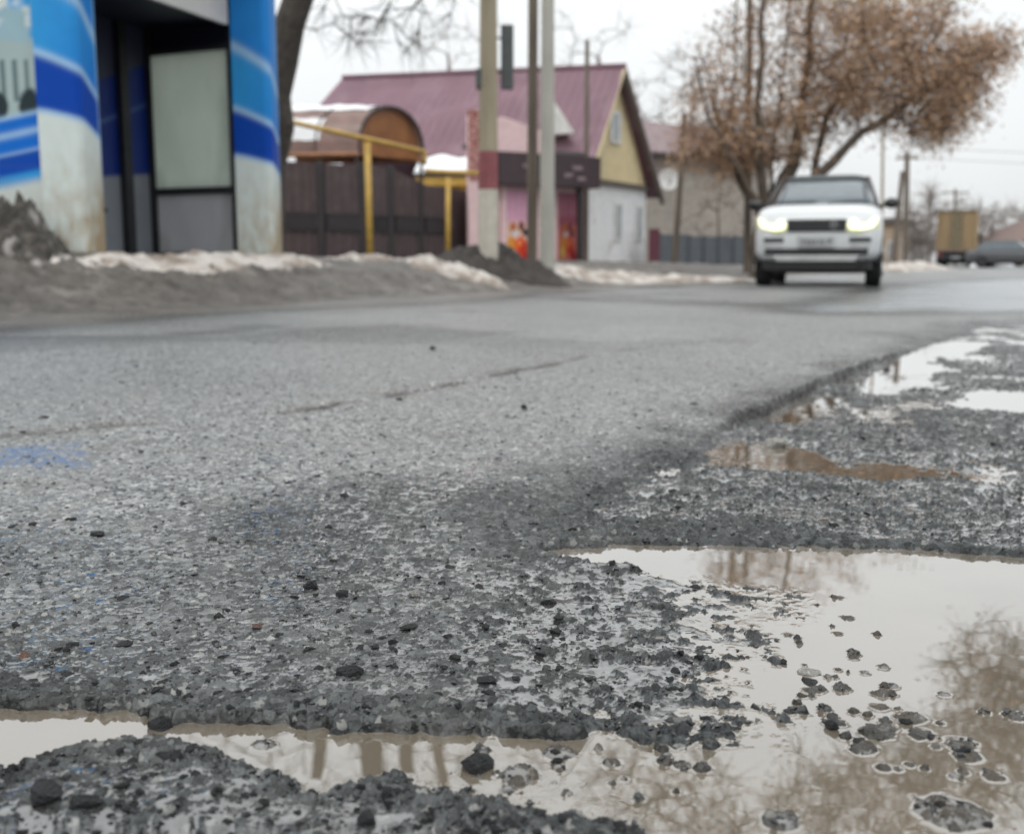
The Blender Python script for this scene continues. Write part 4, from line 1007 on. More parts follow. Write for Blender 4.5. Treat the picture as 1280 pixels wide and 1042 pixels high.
corrugated((*gp(811,35.4), 0), (*gp(824,35.6), 0), .2, kz(287,35.5), kz(287,35.5), wg, M['wine'], 'gate_leaf', .12)
gf = thing('grey_fence', (X(875,36), 36, .2), 'grey blue sheet metal fence in front of the brick house', 'fence')
for i in range(6):
    a = gp(825+i*18.5, 35.7+i*.45); c = gp(825+(i+1)*18.5-.8, 35.7+(i+1)*.45)
    z = kz(296, 35.7+i*.45)+(.06 if i < 2 else 0); corrugated((*a, 0), (*c, 0), .1, z, z, gf, M['grey_fence'], 'sheet_panel', .09, .008)
    MB().box((a[0]-.04, a[1]-.08, .1), (a[0]+.04, a[1], z+.03)).build('post', M['grey_fence'], gf)
fh = thing('far_house', (X(1110,75), 75, .1), 'small far beige building with flat dark roof beside the car mirror', 'house')
x0, x1 = X(1092,75), X(1126,75)
MB().box((x0, 75, 0), (x1, 82, 2.95)).build('wall', M['beige_house'], fh)
MB().box((x0-.3, 74.6, 2.95), (x1+.3, 82.3, 3.25)).build('roof', M['roof_dark'], fh)
wn2 = MB().box((x0+.9, 74.94, .4), (x1-.3, 74.99, 1.75)).build('window', M['frame_white'], fh)
MB().box((x0+1.0, 74.9, .5), (x1-.4, 74.93, 1.65)).build('pane', M['window_grey'], wn2)
fh2 = thing('far_house', (X(1285,85), 86, .1), 'low far house with brown pitched roof at the right edge', 'house')
x0, x1 = X(1266,85), X(1345,85)
MB().box((x0, 85, 0), (x1, 92, 1.9)).build('wall', M['beige_house'], fh2)
MB().add([(x0-.4,84.6,1.9),(x1+.4,84.6,1.9),(x1+.4,92.4,1.9),(x0-.4,92.4,1.9),(x0+2.6,88.5,3.9),(x1-1,88.5,3.9)], [(0,1,5,4),(1,2,5),(2,3,4,5),(3,0,4),(3,2,1,0)]).build('roof', M['roof_brown'], fh2)

# ---------------------------------------------------------------- poles
def pole(name, label, px0, py0, px1, py1, Y, r0, r1, m, zbase=None, sides=10, lean=0):
    a = W(px0, py0, Y); b = W(px1, py1, Y)
    g = hz(a.x, Y) if zbase is None else zbase
    t = thing(name, (a.x, Y, g), label, 'pole')
    a = a + (b-a)*((g-.1-a.z)/(b.z-a.z))
    return t, a, b
t, a, b = pole('concrete_pole', 'thick beige concrete pole with red band and white painted foot', 610, 300, 611, -130, 17.2, .15, .12, None)
def sect(p0, p1, r0, r1, m, nm, par, n=8): 
    return MB().tube([p0, p1], [r0, r1], n).build(nm, M[m], par, bevel=.01, smooth=False)
za, zr0, zr1 = a.z, W(610,237,17.2).z, W(610,190,17.2).z
def at_z(a, b, z): return a+(b-a)*((z-a.z)/(b.z-a.z))
sect(a, at_z(a,b,zr0), .165, .158, 'pole_white', 'painted_foot', t); sect(at_z(a,b,zr0), at_z(a,b,zr1), .158, .152, 'pole_red', 'red_band', t)
sect(at_z(a,b,zr1), b, .150, .125, 'concrete_pole', 'shaft', t)
for z in (2.2, 3.1): pass
sg = thing('road_sign', W(633,72,17.45), 'dark grey rectangular sign seen edge-on, fixed behind the concrete pole', 'sign')
s0 = W(626,112,17.5); s1 = W(642,32,17.5)
MB().box((s0.x, 17.42, s0.z), (s1.x, 17.56, s1.z)).build('board', M['sign_grey'], sg, bevel=.02)
for z in (s0.z+.25, s1.z-.2): MB().tube([(s0.x+.05, 17.48, z), (X(606,17.4,z), 17.36, z)], .018, 6).build('bracket', M['dark_post'], sg)
bx_ = W(600,100,17.3); tag(MB().box((bx_.x-.06, 17.1, bx_.z-.14), (bx_.x+.05, 17.4, bx_.z+.14)).build('junction_box', M['sign_grey'], bevel=.01), 'small dark junction box on the left side of the concrete pole', 'junction box')
def simple_pole(nm, label, x0, y0, x1, y1, Y, r0, r1, m, arm=None):
    t, a, b = pole(nm, label, x0, y0, x1, y1, Y, r0, r1, m)
    sect(a, b, r0, r1, m, 'shaft', t, 10)
    if arm:
        MB().box((b.x-arm, b.y-.05, b.z-.35), (b.x+arm, b.y+.05, b.z-.25)).build('crossarm', M['wood_pole'], t)
        for s in (-arm*.9, -arm*.4, arm*.4, arm*.9): MB().tube([(b.x+s, b.y, b.z-.25), (b.x+s, b.y, b.z-.1)], .035, 6).build('insulator', M['frame_white'], t)
    return t, a, b
tops = {}
simple_pole('wooden_pole', 'brown wooden pole close beside the pale concrete post', 665, 330, 667, -120, 18.9, .095, .085, 'wood_pole')
sl, sa, sb = simple_pole('lamp_post', 'pale grey concrete post right of the brown wooden pole', 684, 330, 685, -160, 18.5, .135, .10, 'concrete_grey')
simple_pole('wooden_pole', 'thin dark pole in front of the cream gable, left side', 732, 333, 734, 50, 27.5, .075, .055, 'wood_pole')
simple_pole('wooden_pole', 'slanting thin pole in front of the brick house', 843, 333, 856, 142, 30.5, .10, .07, 'wood_pole')
simple_pole('wooden_pole', 'tall brown pole rising through the left side of the leafy tree', 934, 330, 938, -90, 29, .11, .08, 'wood_pole', .7)
simple_pole('metal_pole', 'thin yellowish pole just right of the white car', 1102, 330, 1104, 130, 48, .075, .06, 'concrete_pole')
simple_pole('wooden_pole', 'dark leaning strut pole beyond the white car mirror', 1118, 322, 1128, 214, 52, .17, .10, 'wood_pole')
simple_pole('wooden_pole', 'upright grey pole right against the leaning strut pole', 1132, 330, 1134, 190, 54, .15, .12, 'wood_pole', .5)
simple_pole('wooden_pole', 'distant pole with crossarm behind the yellow truck', 1194, 325, 1194, 236, 84, .13, .10, 'wood_pole', 1.0)
simple_pole('metal_pole', 'pale thin far pole left of the yellow truck', 1160, 328, 1160, 226, 90, .10, .07, 'concrete_grey')

def wire(a, b, sag, label):
    a, b = Vector(a), Vector(b); pts = [a.lerp(b, k/20)-Vector((0,0,sag*4*(k/20)*(1-k/20))) for k in range(21)]
    tag(MB().tube(pts, .012, 4).build('overhead_wire', M['wire'], smooth=True), label, 'wire', 'overhead wires along the street')
for k, (dz, dx) in enumerate(((0,-.6), (0,0), (0,.6), (-.5,.3))):
    wire((X(684,18.5)+dx, 18.5, 9.4+dz), (X(936,29,7)+dx, 29, 8.4+dz), .35, ['leftmost','second','third','lowest'][k]+' overhead wire crossing the sky above the cream gable')
    wire((X(936,29,7)+dx, 29, 8.4+dz), (X(1134,54,5)+dx, 54, 6.0+dz), .4, ['highest','second','third','lowest'][k]+' overhead wire behind the leafy tree crown')
for k in range(2):
    wire((X(1134,54,5), 54, 5.9-.5*k), (60, 60, 6.6-.7*k), .6, ['upper','lower'][k]+' faint wire crossing the open sky at the right edge')

# ---------------------------------------------------------------- trees
def leafq(n, c, size, r, squash=1.0):
    # n random little quads round centres c (m,3) with spread r (m,)
    k = r_.randint(0, len(c), n); P = c[k] + r_.normal(size=(n, 3))*r[k][:, None]*np.array([1, 1, squash])
    a = r_.normal(size=(n, 3)); a /= np.linalg.norm(a, axis=1)[:, None]; b = np.cross(a, r_.normal(size=(n, 3))); b /= np.linalg.norm(b, axis=1)[:, None]
    s = size*r_.uniform(.5, 1.4, n)[:, None]; a = a*s; b = b*s*.6
    V = np.stack([P-a, P-b*.9, P+a, P+b*.9], 1).reshape(-1, 3); Q = np.arange(4*n).reshape(-1, 4); return V, Q
def tree(name, label, limbs, att, seed, tip=.006, twigs=3, twig_len=.5, leaf=None, mt='bark', mtw='twig', trunk_r=None, cat='tree', expo=2.4, droop=0., twig_w=.006):
    rs = np.random.RandomState(seed); pos = []; par = []; minr = []
    for lm in limbs:       # list of (point, radius); first limb starts at ground, others at the nearest node
        prev = -1
        if pos: prev = int(np.argmin([(Vector(lm[0][0])-Vector(p)).length for p in pos]))
        for i, (p, r) in enumerate(lm):
            p = Vector(p)
            if i == 0 and prev < 0: pos.append(np.array(p)); par.append(-1); minr.append(r); prev = len(pos)-1; continue
            q = Vector(pos[prev]); n = max(1, int((p-q).length/.35)); r0 = minr[prev] if i else r
            for k in range(1, n+1):
                x = q.lerp(p, k/n) + Vector(rs.normal(size=3)*.03*(k < n)); pos.append(np.array(x)); par.append(prev); minr.append(r0+(r-r0)*k/n); prev = len(pos)-1
    att = att[np.argsort(np.min(np.linalg.norm(att[:, None]-np.array(pos)[None], axis=2), axis=1))]
    P = np.zeros((len(pos)+len(att)*9+10, 3)); P[:len(pos)] = pos; cnt = len(pos); tips = []
    for a in att:
        d = np.linalg.norm(P[:cnt]-a, axis=1); vert = np.clip(P[:cnt, 2]-a[2], -5, 5)
        j = int(np.argmin(d + .35*np.clip(vert, 0, 9))); L_ = d[j]
        n = int(min(8, max(1, round(L_/.35)))); q = P[j].copy(); prev = j; side = rs.normal(size=3)*.10*L_; up = np.array([0, 0, .12*L_-droop*L_])
        for k in range(1, n+1):
            s = k/n; x = q*(1-s)+a*s+(side+up)*math.sin(math.pi*s); P[cnt] = x; par.append(prev); minr.append(0); prev = cnt; cnt += 1
        tips.append(prev)
    P = P[:cnt]; par = np.array(par); area = np.zeros(cnt); ch = np.zeros(cnt, int)
    for i in range(cnt):
        if par[i] >= 0: ch[par[i]] += 1
    rad = np.zeros(cnt)
    for i in range(cnt-1, -1, -1):
        r = max(tip, area[i]**(1/expo)); r = max(r, minr[i]); rad[i] = r
        if par[i] >= 0 and minr[par[i]] == 0 or par[i] >= 0: area[par[i]] += min(r, 1)**expo if minr[i] == 0 else 0
    base = P[0]; t = thing(name, tuple(base), label, cat)
    def frus(idx, ns, nm, mm):
        if not len(idx): return
        a = P[par[idx]]; b = P[idx]; ra = np.minimum(rad[par[idx]], rad[idx]*1.35)[:, None]; rb = rad[idx][:, None]
        d = b-a; d /= np.linalg.norm(d, axis=1)[:, None]+1e-9; rf = np.where(np.abs(d[:, 2:3]) > .9, np.array([[1., 0, 0]]), np.array([[0, 0, 1.]]))
        u = np.cross(d, rf); u /= np.linalg.norm(u, axis=1)[:, None]; v = np.cross(d, u); vs = []
        b = b + d*rb*.3
        for k in range(ns):
            c_, s_ = math.cos(2*math.pi*k/ns), math.sin(2*math.pi*k/ns); vs.append(a+(u*c_+v*s_)*ra)
        for k in range(ns):
            c_, s_ = math.cos(2*math.pi*k/ns), math.sin(2*math.pi*k/ns); vs.append(b+(u*c_+v*s_)*rb)
        V = np.stack(vs, 1).reshape(-1, 3); m = len(idx); o = np.arange(m)[:, None]*2*ns
        Q = np.concatenate([o+np.array([[k, (k+1) % ns, ns+(k+1) % ns, ns+k]]) for k in range(ns)])
        return fast_mesh(nm, V, Q, M[mm], parent=t, smooth=True)
    idx = np.arange(cnt)[par >= 0]
    big = idx[[minr[i] > 0 for i in idx]]; sm = idx[[minr[i] == 0 for i in idx]]
    frus(big, 9, 'trunk', mt); stuff(frus(sm, 4, 'branches', mt))
    # fine twigs
    tp = np.array(tips + [i for i in range(cnt) if minr[i] == 0 and rs.rand() < .5]); k = len(tp)*twigs
    st_ = P[np.repeat(tp, twigs)]; dr = P[np.repeat(tp, twigs)]-P[par[np.repeat(tp, twigs)]]; dr /= np.linalg.norm(dr, axis=1)[:, None]+1e-9
    dv = dr*.7+rs.normal(size=(k, 3))*.55+np.array([0, 0, .15-droop*2.2]); dv /= np.linalg.norm(dv, axis=1)[:, None]
    Ln = twig_len*rs.uniform(.4, 1.3, k)[:, None]; e = st_+dv*Ln; sd2 = np.cross(dv, rs.normal(size=(k, 3))); sd2 /= np.linalg.norm(sd2, axis=1)[:, None]; s2 = np.cross(dv, sd2)
    mid = (st_+e)/2 + rs.normal(size=(k, 3))*.05*Ln
    w_ = twig_w; tri = [(1,0),(-.5,.87),(-.5,-.87)]
    V = np.stack([st_+(sd2*a+s2*b)*w_ for a, b in tri]+[mid+(sd2*a+s2*b)*w_*.75 for a, b in tri]+[e], 1).reshape(-1, 3); o = np.arange(k)[:, None]*7
    Q = np.concatenate([o+np.array([f]) for f in ((0,1,4),(0,4,3),(1,2,5),(1,5,4),(2,0,3),(2,3,5),(3,4,6),(4,5,6),(5,3,6))])
    stuff(fast_mesh('twigs', V, Q, M[mtw], parent=t, smooth=False))
    if leaf:
        nl, sz, sp, mm = leaf; tp_ = P[np.array(tips)]
        V, Q = leafq(nl, tp_, sz, np.full(len(tp_), sp), .8); stuff(fast_mesh('leaf_clusters', V, Q, M[mm], parent=t, smooth=False))
    return t
def blobs(lst, seed):
    rs = np.random.RandomState(seed); o = []
    for (px, py, Y, rx, ry, rz, n) in lst:
        c = np.array(W(px, py, Y)); s = Y/F
        v = rs.normal(size=(n, 3)); v /= np.linalg.norm(v, axis=1)[:, None]; v *= rs.rand(n, 1)**.4
        o.append(c+v*np.array([rx*s, ry, rz*s]))
    return np.vstack(o)
def base_at(px, Y): x = X(px, Y); return Vector((x, Y, hz(x, Y)-.1))
TY = 27.0
def T(px, py, dy=0): return W(px, py, TY+dy)
tree('leafy_tree', 'big spreading roadside tree with dry brown clusters behind the white car',
     [[(base_at(952,TY), .31), (T(955,290), .26), (T(975,245), .22), (T(992,205), .16), (T(1000,150,.5), .11), (T(1010,80,.5), .10), (T(1015,0), .07), (T(1010,-90), .04)],
      [(T(985,262), .17), (T(1022,220,-.5), .13), (T(1060,182,-.8), .10), (T(1120,140,-1), .09), (T(1180,100,-1), .06), (T(1235,70,-1), .035)],
      [(T(1018,222), .10), (T(1030,160,.4), .08), (T(1060,90,.5), .06), (T(1090,20,.5), .04)],
      [(T(960,280), .16), (T(930,235,.8), .11), (T(905,190,1), .08), (T(890,120,1), .05)],
      [(T(945,262,.6), .05), (T(915,150,.6), .035), (T(918,40,.6), .025), (T(925,-60,.6), .02)],
      [(T(962,250,.2), .055), (T(972,150,.2), .04), (T(985,40,.2), .035), (T(990,-60,.2), .02)],
      [(T(952,255,-.9), .06), (T(885,150,-.9), .04), (T(868,70,-.9), .02)],
      [(T(958,270), .13), (T(948,180,-.6), .09), (T(950,90,-.6), .07), (T(955,0,-.5), .06), (T(960,-100), .04)]],
     blobs([(1120,70,TY-.8,110,1.9,62,120),(1190,75,TY-1,55,1.4,40,50),(1060,60,TY,80,1.8,70,90),(1150,130,TY-.8,90,1.5,40,80),(1060,130,TY,80,1.6,50,70),(960,170,TY+.3,80,1.6,50,110),(900,190,TY+.8,60,1.2,40,60),(890,110,TY+.8,45,1.2,70,40),(960,70,TY,70,1.5,80,60),(1010,-40,TY,100,1.8,60,70),(1235,62,TY-1,35,.8,22,26),(1190,120,TY-1,45,1,22,34),(1165,165,TY-.9,32,.8,18,30),(1110,20,TY-.5,90,1.5,40,60)], 5),
     11, tip=.011, twigs=2, twig_len=.45, leaf=(54000, .042, .28, 'leaf'), mt='bark_brown', twig_w=.009)
# tree behind the shelter, limbs above the frame
LY = 15.6
tree('bare_tree', 'big dark bare tree rising behind the right edge of the bus shelter',
     [[(base_at(330,LY), .28), (W(334,240,LY), .24), (W(343,120,LY), .22), (W(362,30,LY), .21), (W(392,-60,LY), .20), (W(425,-170,LY), .20), (W(440,-330,LY), .17), (W(450,-560,LY+.4), .10)],
      [(W(400,-60,LY), .14), (W(470,-150,LY-.3), .11), (W(530,-230,LY-.3), .09), (W(545,-380,LY-.4), .06)],
      [(W(375,-20,LY), .13), (W(372,-140,LY+.3), .12), (W(360,-330,LY+.3), .09)],
      [(W(412,-90,LY), .06), (W(470,-90,LY-.5), .05), (W(510,-50,LY-.8), .03)],
      [(W(430,-200,LY), .13), (W(490,-270,LY), .11), (W(500,-420,LY), .09)]],
     blobs([(470,-130,LY-.5,90,1.4,90,50),(500,10,LY-.8,28,.5,60,16),(440,30,LY-.6,36,.6,50,14),(540,0,LY-.6,36,.5,40,8),(400,-300,LY,220,2.2,200,120),(560,-300,LY,150,2,160,80)], 6),
     12, tip=.007, twigs=4, twig_len=.5, mt='bark', mtw='bark', droop=.28, twig_w=.005)
# roadside tree to the right, outside the frame but mirrored in the puddle
def MW(px, py, Y):
    p = W(px, py, Y); p.z = 2*WL - p.z; return p
RX = Vector((5.9, 9.6, 0.0))
bl = []
rq = np.random.RandomState(77)
for (px, py, Y, rx, ry, rz, n) in [(1250,850,9.2,.45,.6,.5,90),(1210,950,9,.55,.6,.5,110),(1120,985,9,.5,.6,.4,70),(1010,990,8.8,.5,.5,.35,50),(880,1000,8.6,.5,.5,.3,34),(780,985,8.6,.4,.5,.3,22),(1180,1060,9,.9,.8,.5,90),(900,1080,8.8,1.2,.6,.5,60),(1330,900,9.4,.6,.7,.8,80)]:
    v = rq.normal(size=(n, 3)); v /= np.linalg.norm(v, axis=1)[:, None]; v *= rq.rand(n, 1)**.4
    bl.append(np.array(MW(px, py, Y))+v*np.array([rx, ry, rz]))
tree('bare_tree', 'brown branching roadside tree to the right, mirrored in the near puddle',
     [[(RX, .20), (RX+Vector((-.1,.1,1.8)), .17), (RX+Vector((-.6,0,3.2)), .14), (MW(1270,960,9.2), .10), (MW(1150,1040,9), .07), (MW(1000,1060,8.8), .045), (MW(840,1050,8.6), .02)],
      [(RX+Vector((-.4,0,2.7)), .10), (MW(1300,850,9.3), .07), (MW(1240,840,9.2), .03)],
      [(RX+Vector((-.6,0,3.2)), .11), (RX+Vector((-.5,.4,5.6)), .09), (RX+Vector((-.9,.3,7.6)), .05)]],
     np.vstack(bl), 13, tip=.005, twigs=5, twig_len=.35, leaf=(8000, .022, .14, 'leaf'), mt='bark_brown', twig_w=.004)
def bare(label, px, Y, top, wpx, n, seed, name='bare_tree', mt='twig_hazed', tip=.02, tl=1.2, lean=0, low=.35):
    b = base_at(px, Y); tpz = W(px+lean, top, Y); h_ = tpz.z-b.z; sc_ = Y/F
    rs = np.random.RandomState(seed); u = rs.rand(n, 1); hh = low+(1-low)*u[:, 0]
    wdt = wpx*sc_*.5*np.sqrt(np.clip(1-((hh-.62)/.5)**2, .04, 1))
    a = np.stack([b.x+(tpz.x-b.x)*hh+rs.normal(size=n)*wdt*.55, Y+rs.normal(size=n)*wdt*.5, b.z+h_*hh], 1)
    mid = b.lerp(tpz, .4); r = max(.06, h_*.022)
    return tree(name, label, [[(b, r), (mid, r*.7), (b.lerp(tpz, .85), r*.25)]], a, seed, tip=tip, twigs=3, twig_len=tl, mt=mt, mtw=mt, twig_w=tip*.6)
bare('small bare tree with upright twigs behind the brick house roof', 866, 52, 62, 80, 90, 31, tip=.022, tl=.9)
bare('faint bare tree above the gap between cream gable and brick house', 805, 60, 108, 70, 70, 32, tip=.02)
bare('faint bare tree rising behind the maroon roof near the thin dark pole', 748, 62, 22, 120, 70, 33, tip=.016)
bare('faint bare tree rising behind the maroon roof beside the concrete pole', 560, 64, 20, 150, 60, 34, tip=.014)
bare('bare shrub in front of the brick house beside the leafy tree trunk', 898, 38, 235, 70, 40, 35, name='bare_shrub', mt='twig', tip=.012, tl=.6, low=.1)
FT = [(1142,72,262,26),(1162,78,232,22),(1150,84,275,30),(1178,95,262,40),(1205,96,252,60),(1228,90,258,50),(1250,100,262,60),(1272,104,268,50),(1218,110,270,70),(1290,92,256,60),(1134,90,280,30)]
FL = ['thick far bare tree just left of the yellow truck','tall narrow far bare tree left of the truck','low far bare tree behind the tall narrow one','far bare tree directly behind the truck left corner','far bare tree showing above the truck roof','far bare tree touching the truck right side','rounded far bare tree above the parked grey car','far bare tree above the brown roofed house','farthest pale bare tree right of the truck','far bare tree cut off by the right picture edge','far bare tree between grey pole and narrow tree']
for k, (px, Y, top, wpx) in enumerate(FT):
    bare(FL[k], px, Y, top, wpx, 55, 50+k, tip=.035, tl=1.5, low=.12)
heap('snow_bank', gp(1226, 62), gp(1254, 62.5), 2, .75, M['snow_clean'], 'bright white snow heap between the truck and the parked grey car', 'snow bank', 253, (30, 20), .15)

# ---------------------------------------------------------------- white car
def rr_ring(w, y, zb, zt, n=4.5, k=28, skirt=0):
    pts = []
    for i in range(k):
        a = 2*math.pi*i/k; c, s = math.cos(a), math.sin(a)
        px_ = w*math.copysign(abs(c)**(2/n), c); pz = (zb+zt)/2+(zt-zb)/2*math.copysign(abs(s)**(2/n), s); pts.append((px_, y, pz))
    return pts
def car():
    yaw = R(18.5); cx, cy = X(1019, 17.4), 17.4
    t = thing('white_car', (cx, cy+2.4*math.cos(yaw), 0), 'white off-road car with lit headlights driving towards the viewer', 'car')
    Mx = Matrix.Translation((cx, cy, 0)) @ Matrix.Rotation(-yaw, 4, 'Z') @ Matrix.Diagonal((.97, 1, 1.06, 1))
    def add(mb, nm, m, par=t, smooth=False, bevel=0): return mb.xf(Mx).build(nm, [M[q] for q in m] if isinstance(m, (list, tuple)) else M[m], par, smooth, bevel)
    b = MB().loft([rr_ring(.80,.0,.46,.98,5), rr_ring(.93,.05,.40,1.10,5), rr_ring(1.0,.22,.36,1.20,5), rr_ring(1.03,.6,.34,1.26,5.5), rr_ring(1.035,1.5,.34,1.30,6), rr_ring(1.035,2.5,.34,1.30,6), rr_ring(1.03,4.2,.34,1.28,6), rr_ring(1.0,4.75,.36,1.24,5), rr_ring(.92,4.95,.42,1.15,5)])
    body = add(b, 'body', 'paint_white', smooth=True)
    add(MB().loft([rr_ring(.86,.16,.24,.42,6), rr_ring(.93,.6,.2,.40,6), rr_ring(.93,4.5,.22,.42,6), rr_ring(.85,4.8,.3,.42,6)]), 'underbody', 'gloss_black')
    # greenhouse: rounded plan rings
    def plan(w, y0, y1, z, n=6, k=28):
        pts = []
        for i in range(k):
            a = 2*math.pi*i/k; c, s = math.cos(a), math.sin(a); ym = (y0+y1)/2
            pts.append((w*math.copysign(abs(c)**(2/n), c), ym+(y1-y0)/2*math.copysign(abs(s)**(2/n), s), z))
        return pts
    gl = add(MB().loft([plan(.90,1.30,4.85,1.24), plan(.86,1.62,4.80,1.42), plan(.79,1.98,4.70,1.62), plan(.735,2.26,4.60,1.74)]), 'windows', 'glass_dark', smooth=True)
    add(MB().loft([plan(.745,2.24,4.62,1.742), plan(.73,2.30,4.60,1.79), plan(.62,2.5,4.45,1.825)]), 'roof', 'sign_grey', smooth=True)
    for s in (-1, 1):
        add(MB().tube([(s*.925,1.30,1.25), (s*.875,1.62,1.42), (s*.80,1.98,1.62), (s*.745,2.27,1.75)], .035, 6), 'windscreen_pillar', 'gloss_black', smooth=True)
        # headlamp: L-shaped lamp with round eye
        hl = [(.47,.92),(.51,.99),(.59,1.01),(.66,.945),(.78,.94),(.87,1.02),(.955,1.05),(.945,.95),(.87,.875),(.70,.845),(.53,.85)]
        f = [(s*x, -.045+max(0, x-.72)**2*2.2, z) for x, z in hl]; bk = [(s*x, y+.12, z) for (x_, y, z), (x, _) in zip(f, hl)]
        n = len(hl); hb = MB().add(f+bk, [tuple(range(n)), tuple(range(2*n-1, n-1, -1))]+[(i, i+n, (i+1) % n+n, (i+1) % n) for i in range(n)])
        add(hb, 'headlight', 'headlamp')
        hl2 = [(.455,.85),(.455,.90),(.52,.845),(.70,.835),(.89,.865),(.96,.97),(.97,.87),(.90,.815),(.60,.80)]
        f = [(s*x, -.03+max(0, x-.72)**2*2.2, z) for x, z in hl2]; bk = [(a_, b_+.1, c_) for a_, b_, c_ in f]; n = len(hl2)
        add(MB().add(f+bk, [tuple(range(n)), tuple(range(2*n-1, n-1, -1))]+[(i, i+n, (i+1) % n+n, (i+1) % n) for i in range(n)]), 'headlight_housing', 'headlamp_rim')
        # mirror
        mb = MB().loft([[(s*(1.03+.13*(1+math.cos(a)))+0, 1.55+yy, 1.30+.085*sc_*math.sin(a)+.0) for a in [2*math.pi*i/12 for i in range(12)]] for yy, sc_ in ((-.08,.5),(-.03,1),(.06,1),(.1,.8))])
        mir = add(mb, 'mirror', 'gloss_black', smooth=True)
        add(MB().tube([(s*.9,1.6,1.24), (s*1.08,1.56,1.27)], .03, 6), 'mirror_arm', 'gloss_black')
        # side vents in the bumper
        for z0 in (.655,): 
            add(MB().box((min(s*.52, s*.84), -.02, .675), (max(s*.52, s*.86), .09, .735)), 'bumper_vent', 'grille', bevel=.008)
            add(MB().box((min(s*.54, s*.84), -.015, .60), (max(s*.54, s*.84), .09, .66)), 'fog_lamp', 'silver')
        # wheel arches and wheels
        for wy in (.95, 3.87):
            ar = [(s*1.045, wy+.47*math.cos(a), .38+.47*math.sin(a)) for a in [math.pi*i/14-.3*0 for i in range(15)]]
            ai = [(s*.80, y_, z_) for _, y_, z_ in ar]
            k = 15; add(MB().add(ar+ai, [tuple(range(k)), tuple(range(2*k-1, k-1, -1))]+[(i, i+k, i+k+1, i+1) for i in range(k-1)]), 'wheel_arch', 'gloss_black')
            prof = [(.78,.27),(.78,.36),(.81,.385),(1.0,.385),(1.035,.36),(1.04,.27)]
            wb = MB().loft([[(s*x, wy+r*math.cos(2*math.pi*i/28), .385+r*math.sin(2*math.pi*i/28)) for i in range(28)] for x, r in prof])
            wh = add(wb, 'wheel', 'rubber', smooth=False)
            add(MB().tube([(s*1.03,wy,.385), (s*1.046,wy,.385)], .26, 20), 'rim', 'rim', wh)
            for q in range(5):
                a = 2*math.pi*q/5; add(MB().tube([(s*1.05,wy,.385), (s*1.05,wy+.24*math.cos(a),.385+.24*math.sin(a))], .025, 5), 'spoke', 'silver', wh)
    # grille
    gr = add(MB().box((-.47,-.035,.825), (.47,.10,1.01)), 'grille', 'grille', bevel=.02)
    for z in (.875,.92,.965): add(MB().box((-.44,-.045,z-.008), (.44,-.036,z+.008)), 'grille_bar', 'rim', gr)
    ring = [(.27+.05*math.cos(a), -.05, .92+.04*math.sin(a)) for a in [2*math.pi*i/14 for i in range(15)]]
    add(MB().tube(ring, .008, 4, cap=False), 'round_emblem', 'silver', gr)
    add(MB().box((-.44,-.01,.805), (.44,.08,.838)), 'grille_trim', 'headlamp_rim'[:0] or 'paint_white')
    pl = add(MB().box((-.27,-.06,.60), (.27,-.035,.745)), 'licence_plate', 'plate', bevel=.006)
    for k, x in enumerate((-.22,-.15,-.09,-.03,.05,.11)):
        add(MB().box((x,-.066,.635), (x+.035,-.061,.70)), 'plate_character', 'plate_ink', pl)
    add(MB().box((.19,-.066,.65), (.24,-.061,.71)), 'plate_character', 'plate_ink', pl)
    add(MB().box((-.30,-.03,.585), (.30,.06,.76)), 'plate_holder', 'silver')
    add(MB().box((-.82,-.03,.485), (.82,.12,.575)), 'lower_intake', 'grille', bevel=.01)
    add(MB().loft([[(-.62,-.03,.385),(.62,-.03,.385),(.70,-.035,.47),(-.70,-.035,.47)], [(-.62,.25,.385),(.62,.25,.385),(.70,.25,.47),(-.70,.25,.47)]]), 'skid_plate', 'silver', bevel=.01)
    add(MB().loft([[(-.66,.0,.26),(.66,.0,.26),(.72,-.01,.38),(-.72,-.01,.38)], [(-.66,.5,.22),(.66,.5,.22),(.7,.5,.38),(-.7,.5,.38)]]), 'front_valance', 'rubber')
    add(MB().tube([(-.7,1.36,1.30),(-.1,1.42,1.34)], .012, 4), 'wiper', 'rubber'); add(MB().tube([(.1,1.36,1.31),(.7,1.42,1.33)], .012, 4), 'wiper', 'rubber')
    for s in (-1, 1): add(MB().box((min(s*.55,s*.86), 4.93, .85), (max(s*.55,s*.86), 4.99, 1.1)), 'tail_lamp', 'red_lamp')
    return t
car()

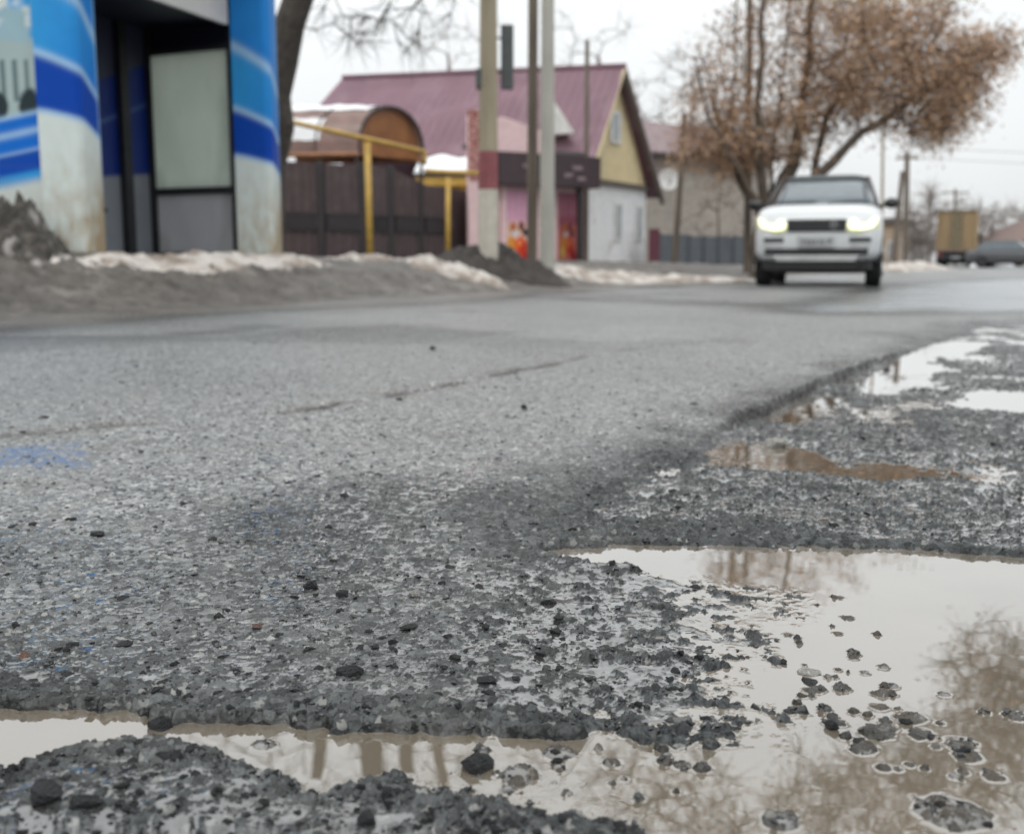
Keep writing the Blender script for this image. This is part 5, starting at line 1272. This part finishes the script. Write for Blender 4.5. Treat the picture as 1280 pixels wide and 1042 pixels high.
# ---------------------------------------------------------------- truck
def truck():
    Y = 66; cx = X(1194, Y); t = thing('box_truck', (cx, Y+3, 0), 'ochre yellow box truck seen from behind on the far road', 'truck')
    Mx = Matrix.Translation((cx, Y, 0)) @ Matrix.Rotation(-R(24), 4, 'Z')
    def add(mb, nm, m, par=t, bevel=0): return mb.xf(Mx).build(nm, M[m], par, False, bevel)
    bx = add(MB().box((-1.12,0,.98), (1.12,4.6,3.35)), 'cargo_box', 'box_yellow', bevel=.04)
    add(MB().box((-.34,-.03,1.05), (.30,-.005,3.25)), 'middle_panel', 'box_stripe', bx)
    for x in (-.95, -.36, .32, .95): add(MB().box((x-.025,-.06,1.02), (x+.025,-.032,3.3)), 'door_post', 'box_yellow', bx)
    add(MB().box((-1.15,-.07,3.3), (1.15,.02,3.38)), 'top_rail', 'box_stripe', bx); add(MB().box((-1.15,-.07,.94), (1.15,.02,1.06)), 'bottom_rail', 'roof_brown', bx)
    add(MB().box((-1.0,.1,.62), (1.0,6.2,.93)), 'chassis', 'truck_dark'); add(MB().box((-1.1,-.12,.48), (1.1,.0,.64)), 'bumper', 'truck_dark', bevel=.02)
    for s in (-1, 1):
        add(MB().box((min(s*.75,s*1.05),-.15,.66), (max(s*.75,s*1.05),-.06,.80)), 'tail_lamp', 'red_lamp')
        add(MB().box((min(s*.55,s*1.1),.55,.28), (max(s*.55,s*1.1),.58,.75)), 'mud_flap', 'truck_dark')
        for wy in (1.15, 5.4):
            w_ = add(MB().tube([(s*.62,wy,.46), (s*1.1,wy,.46)], .46, 20), 'wheel', 'rubber', bevel=.03)
            add(MB().tube([(s*1.09,wy,.46), (s*1.12,wy,.46)], .24, 14), 'rim', 'rim', w_)
    add(MB().box((-.26,-.16,.52), (.26,-.13,.63)), 'licence_plate', 'plate')
    add(MB().tube([(-.7,1.15,.46),(.7,1.15,.46)], .12, 8), 'rear_axle', 'truck_dark'); add(MB().box((-.75,.9,.22),(.75,1.6,.62)), 'spare_wheel_tray', 'truck_dark', bevel=.05)
    add(MB().box((-.98,2.2,.28),(-.35,3.6,.64)), 'fuel_tank', 'truck_dark', bevel=.08); add(MB().box((.35,2.2,.25),(.98,3.6,.64)), 'tool_box', 'truck_dark', bevel=.04); add(MB().box((-.4,3.8,.2),(.4,5.9,.64)), 'engine_sump', 'truck_dark', bevel=.04)
    cb = add(MB().loft([[(-1,4.8,.7),(1,4.8,.7),(1,4.8,2.5),(-1,4.8,2.5)], [(-1,6.3,.7),(1,6.3,.7),(1,6.0,2.3),(-1,6.0,2.3)]]), 'cab', 'frame_white', bevel=.08)
    add(MB().box((-1.02,5.2,1.6), (1.02,5.9,2.2)), 'cab_window', 'glass_dark', cb)
    for s in (-1, 1): add(MB().box((min(s*1.05,s*1.3),5.7,1.6), (max(s*1.05,s*1.3),5.8,2.1)), 'mirror', 'truck_dark')
truck()

def parked(px, Y, yaw, label, m, sc=1.0):
    cx = X(px, Y); t = thing('parked_car', (cx, Y, 0), label, 'car')
    Mx = Matrix.Translation((cx, Y, 0)) @ Matrix.Rotation(yaw, 4, 'Z')
    def add(mb, nm, mm, par=t, smooth=False, bevel=0): return mb.xf(Mx).build(nm, M[mm], par, smooth, bevel)
    add(MB().loft([rr_ring(.7,-2.2,.35,.75,5), rr_ring(.86,-2.05,.25,.86,5), rr_ring(.9,-1.2,.22,.95,5.5), rr_ring(.9,1.2,.22,.98,5.5), rr_ring(.86,2.0,.25,.95,5), rr_ring(.7,2.15,.35,.85,5)]), 'body', m, smooth=True)
    cab = add(MB().loft([[(-.82,-1.15,.92),(.82,-1.15,.92),(.82,1.75,.92),(-.82,1.75,.92)],[(-.66,-.45,1.42),(.66,-.45,1.42),(.66,1.25,1.42),(-.66,1.25,1.42)]]), 'windows', 'glass_dark', bevel=.06)
    add(MB().box((-.64,-.42,1.41),(.64,1.22,1.47)), 'roof', m, cab, bevel=.02)
    for x in (-.84,.84):
        for y in (-1.35,1.3): 
            w_ = add(MB().tube([(x-.1,y,.32),(x+.1,y,.32)], .32, 18), 'wheel', 'rubber'); add(MB().tube([(x-.105,y,.32),(x+.105,y,.32)], .18, 12), 'rim', 'rim', w_)
M['dark_paint'] = mat('dark_grey_car_paint', (.07,.072,.078), .35, coat=.4)
M['silver_paint'] = mat('grey_car_paint', (.18,.185,.19), .35, coat=.4)
parked(1262, 60, R(58), 'dark grey parked car at the right edge of the far road', 'dark_paint')
parked(1296, 72, R(50), 'second grey parked car cut off behind the dark grey one', 'silver_paint')
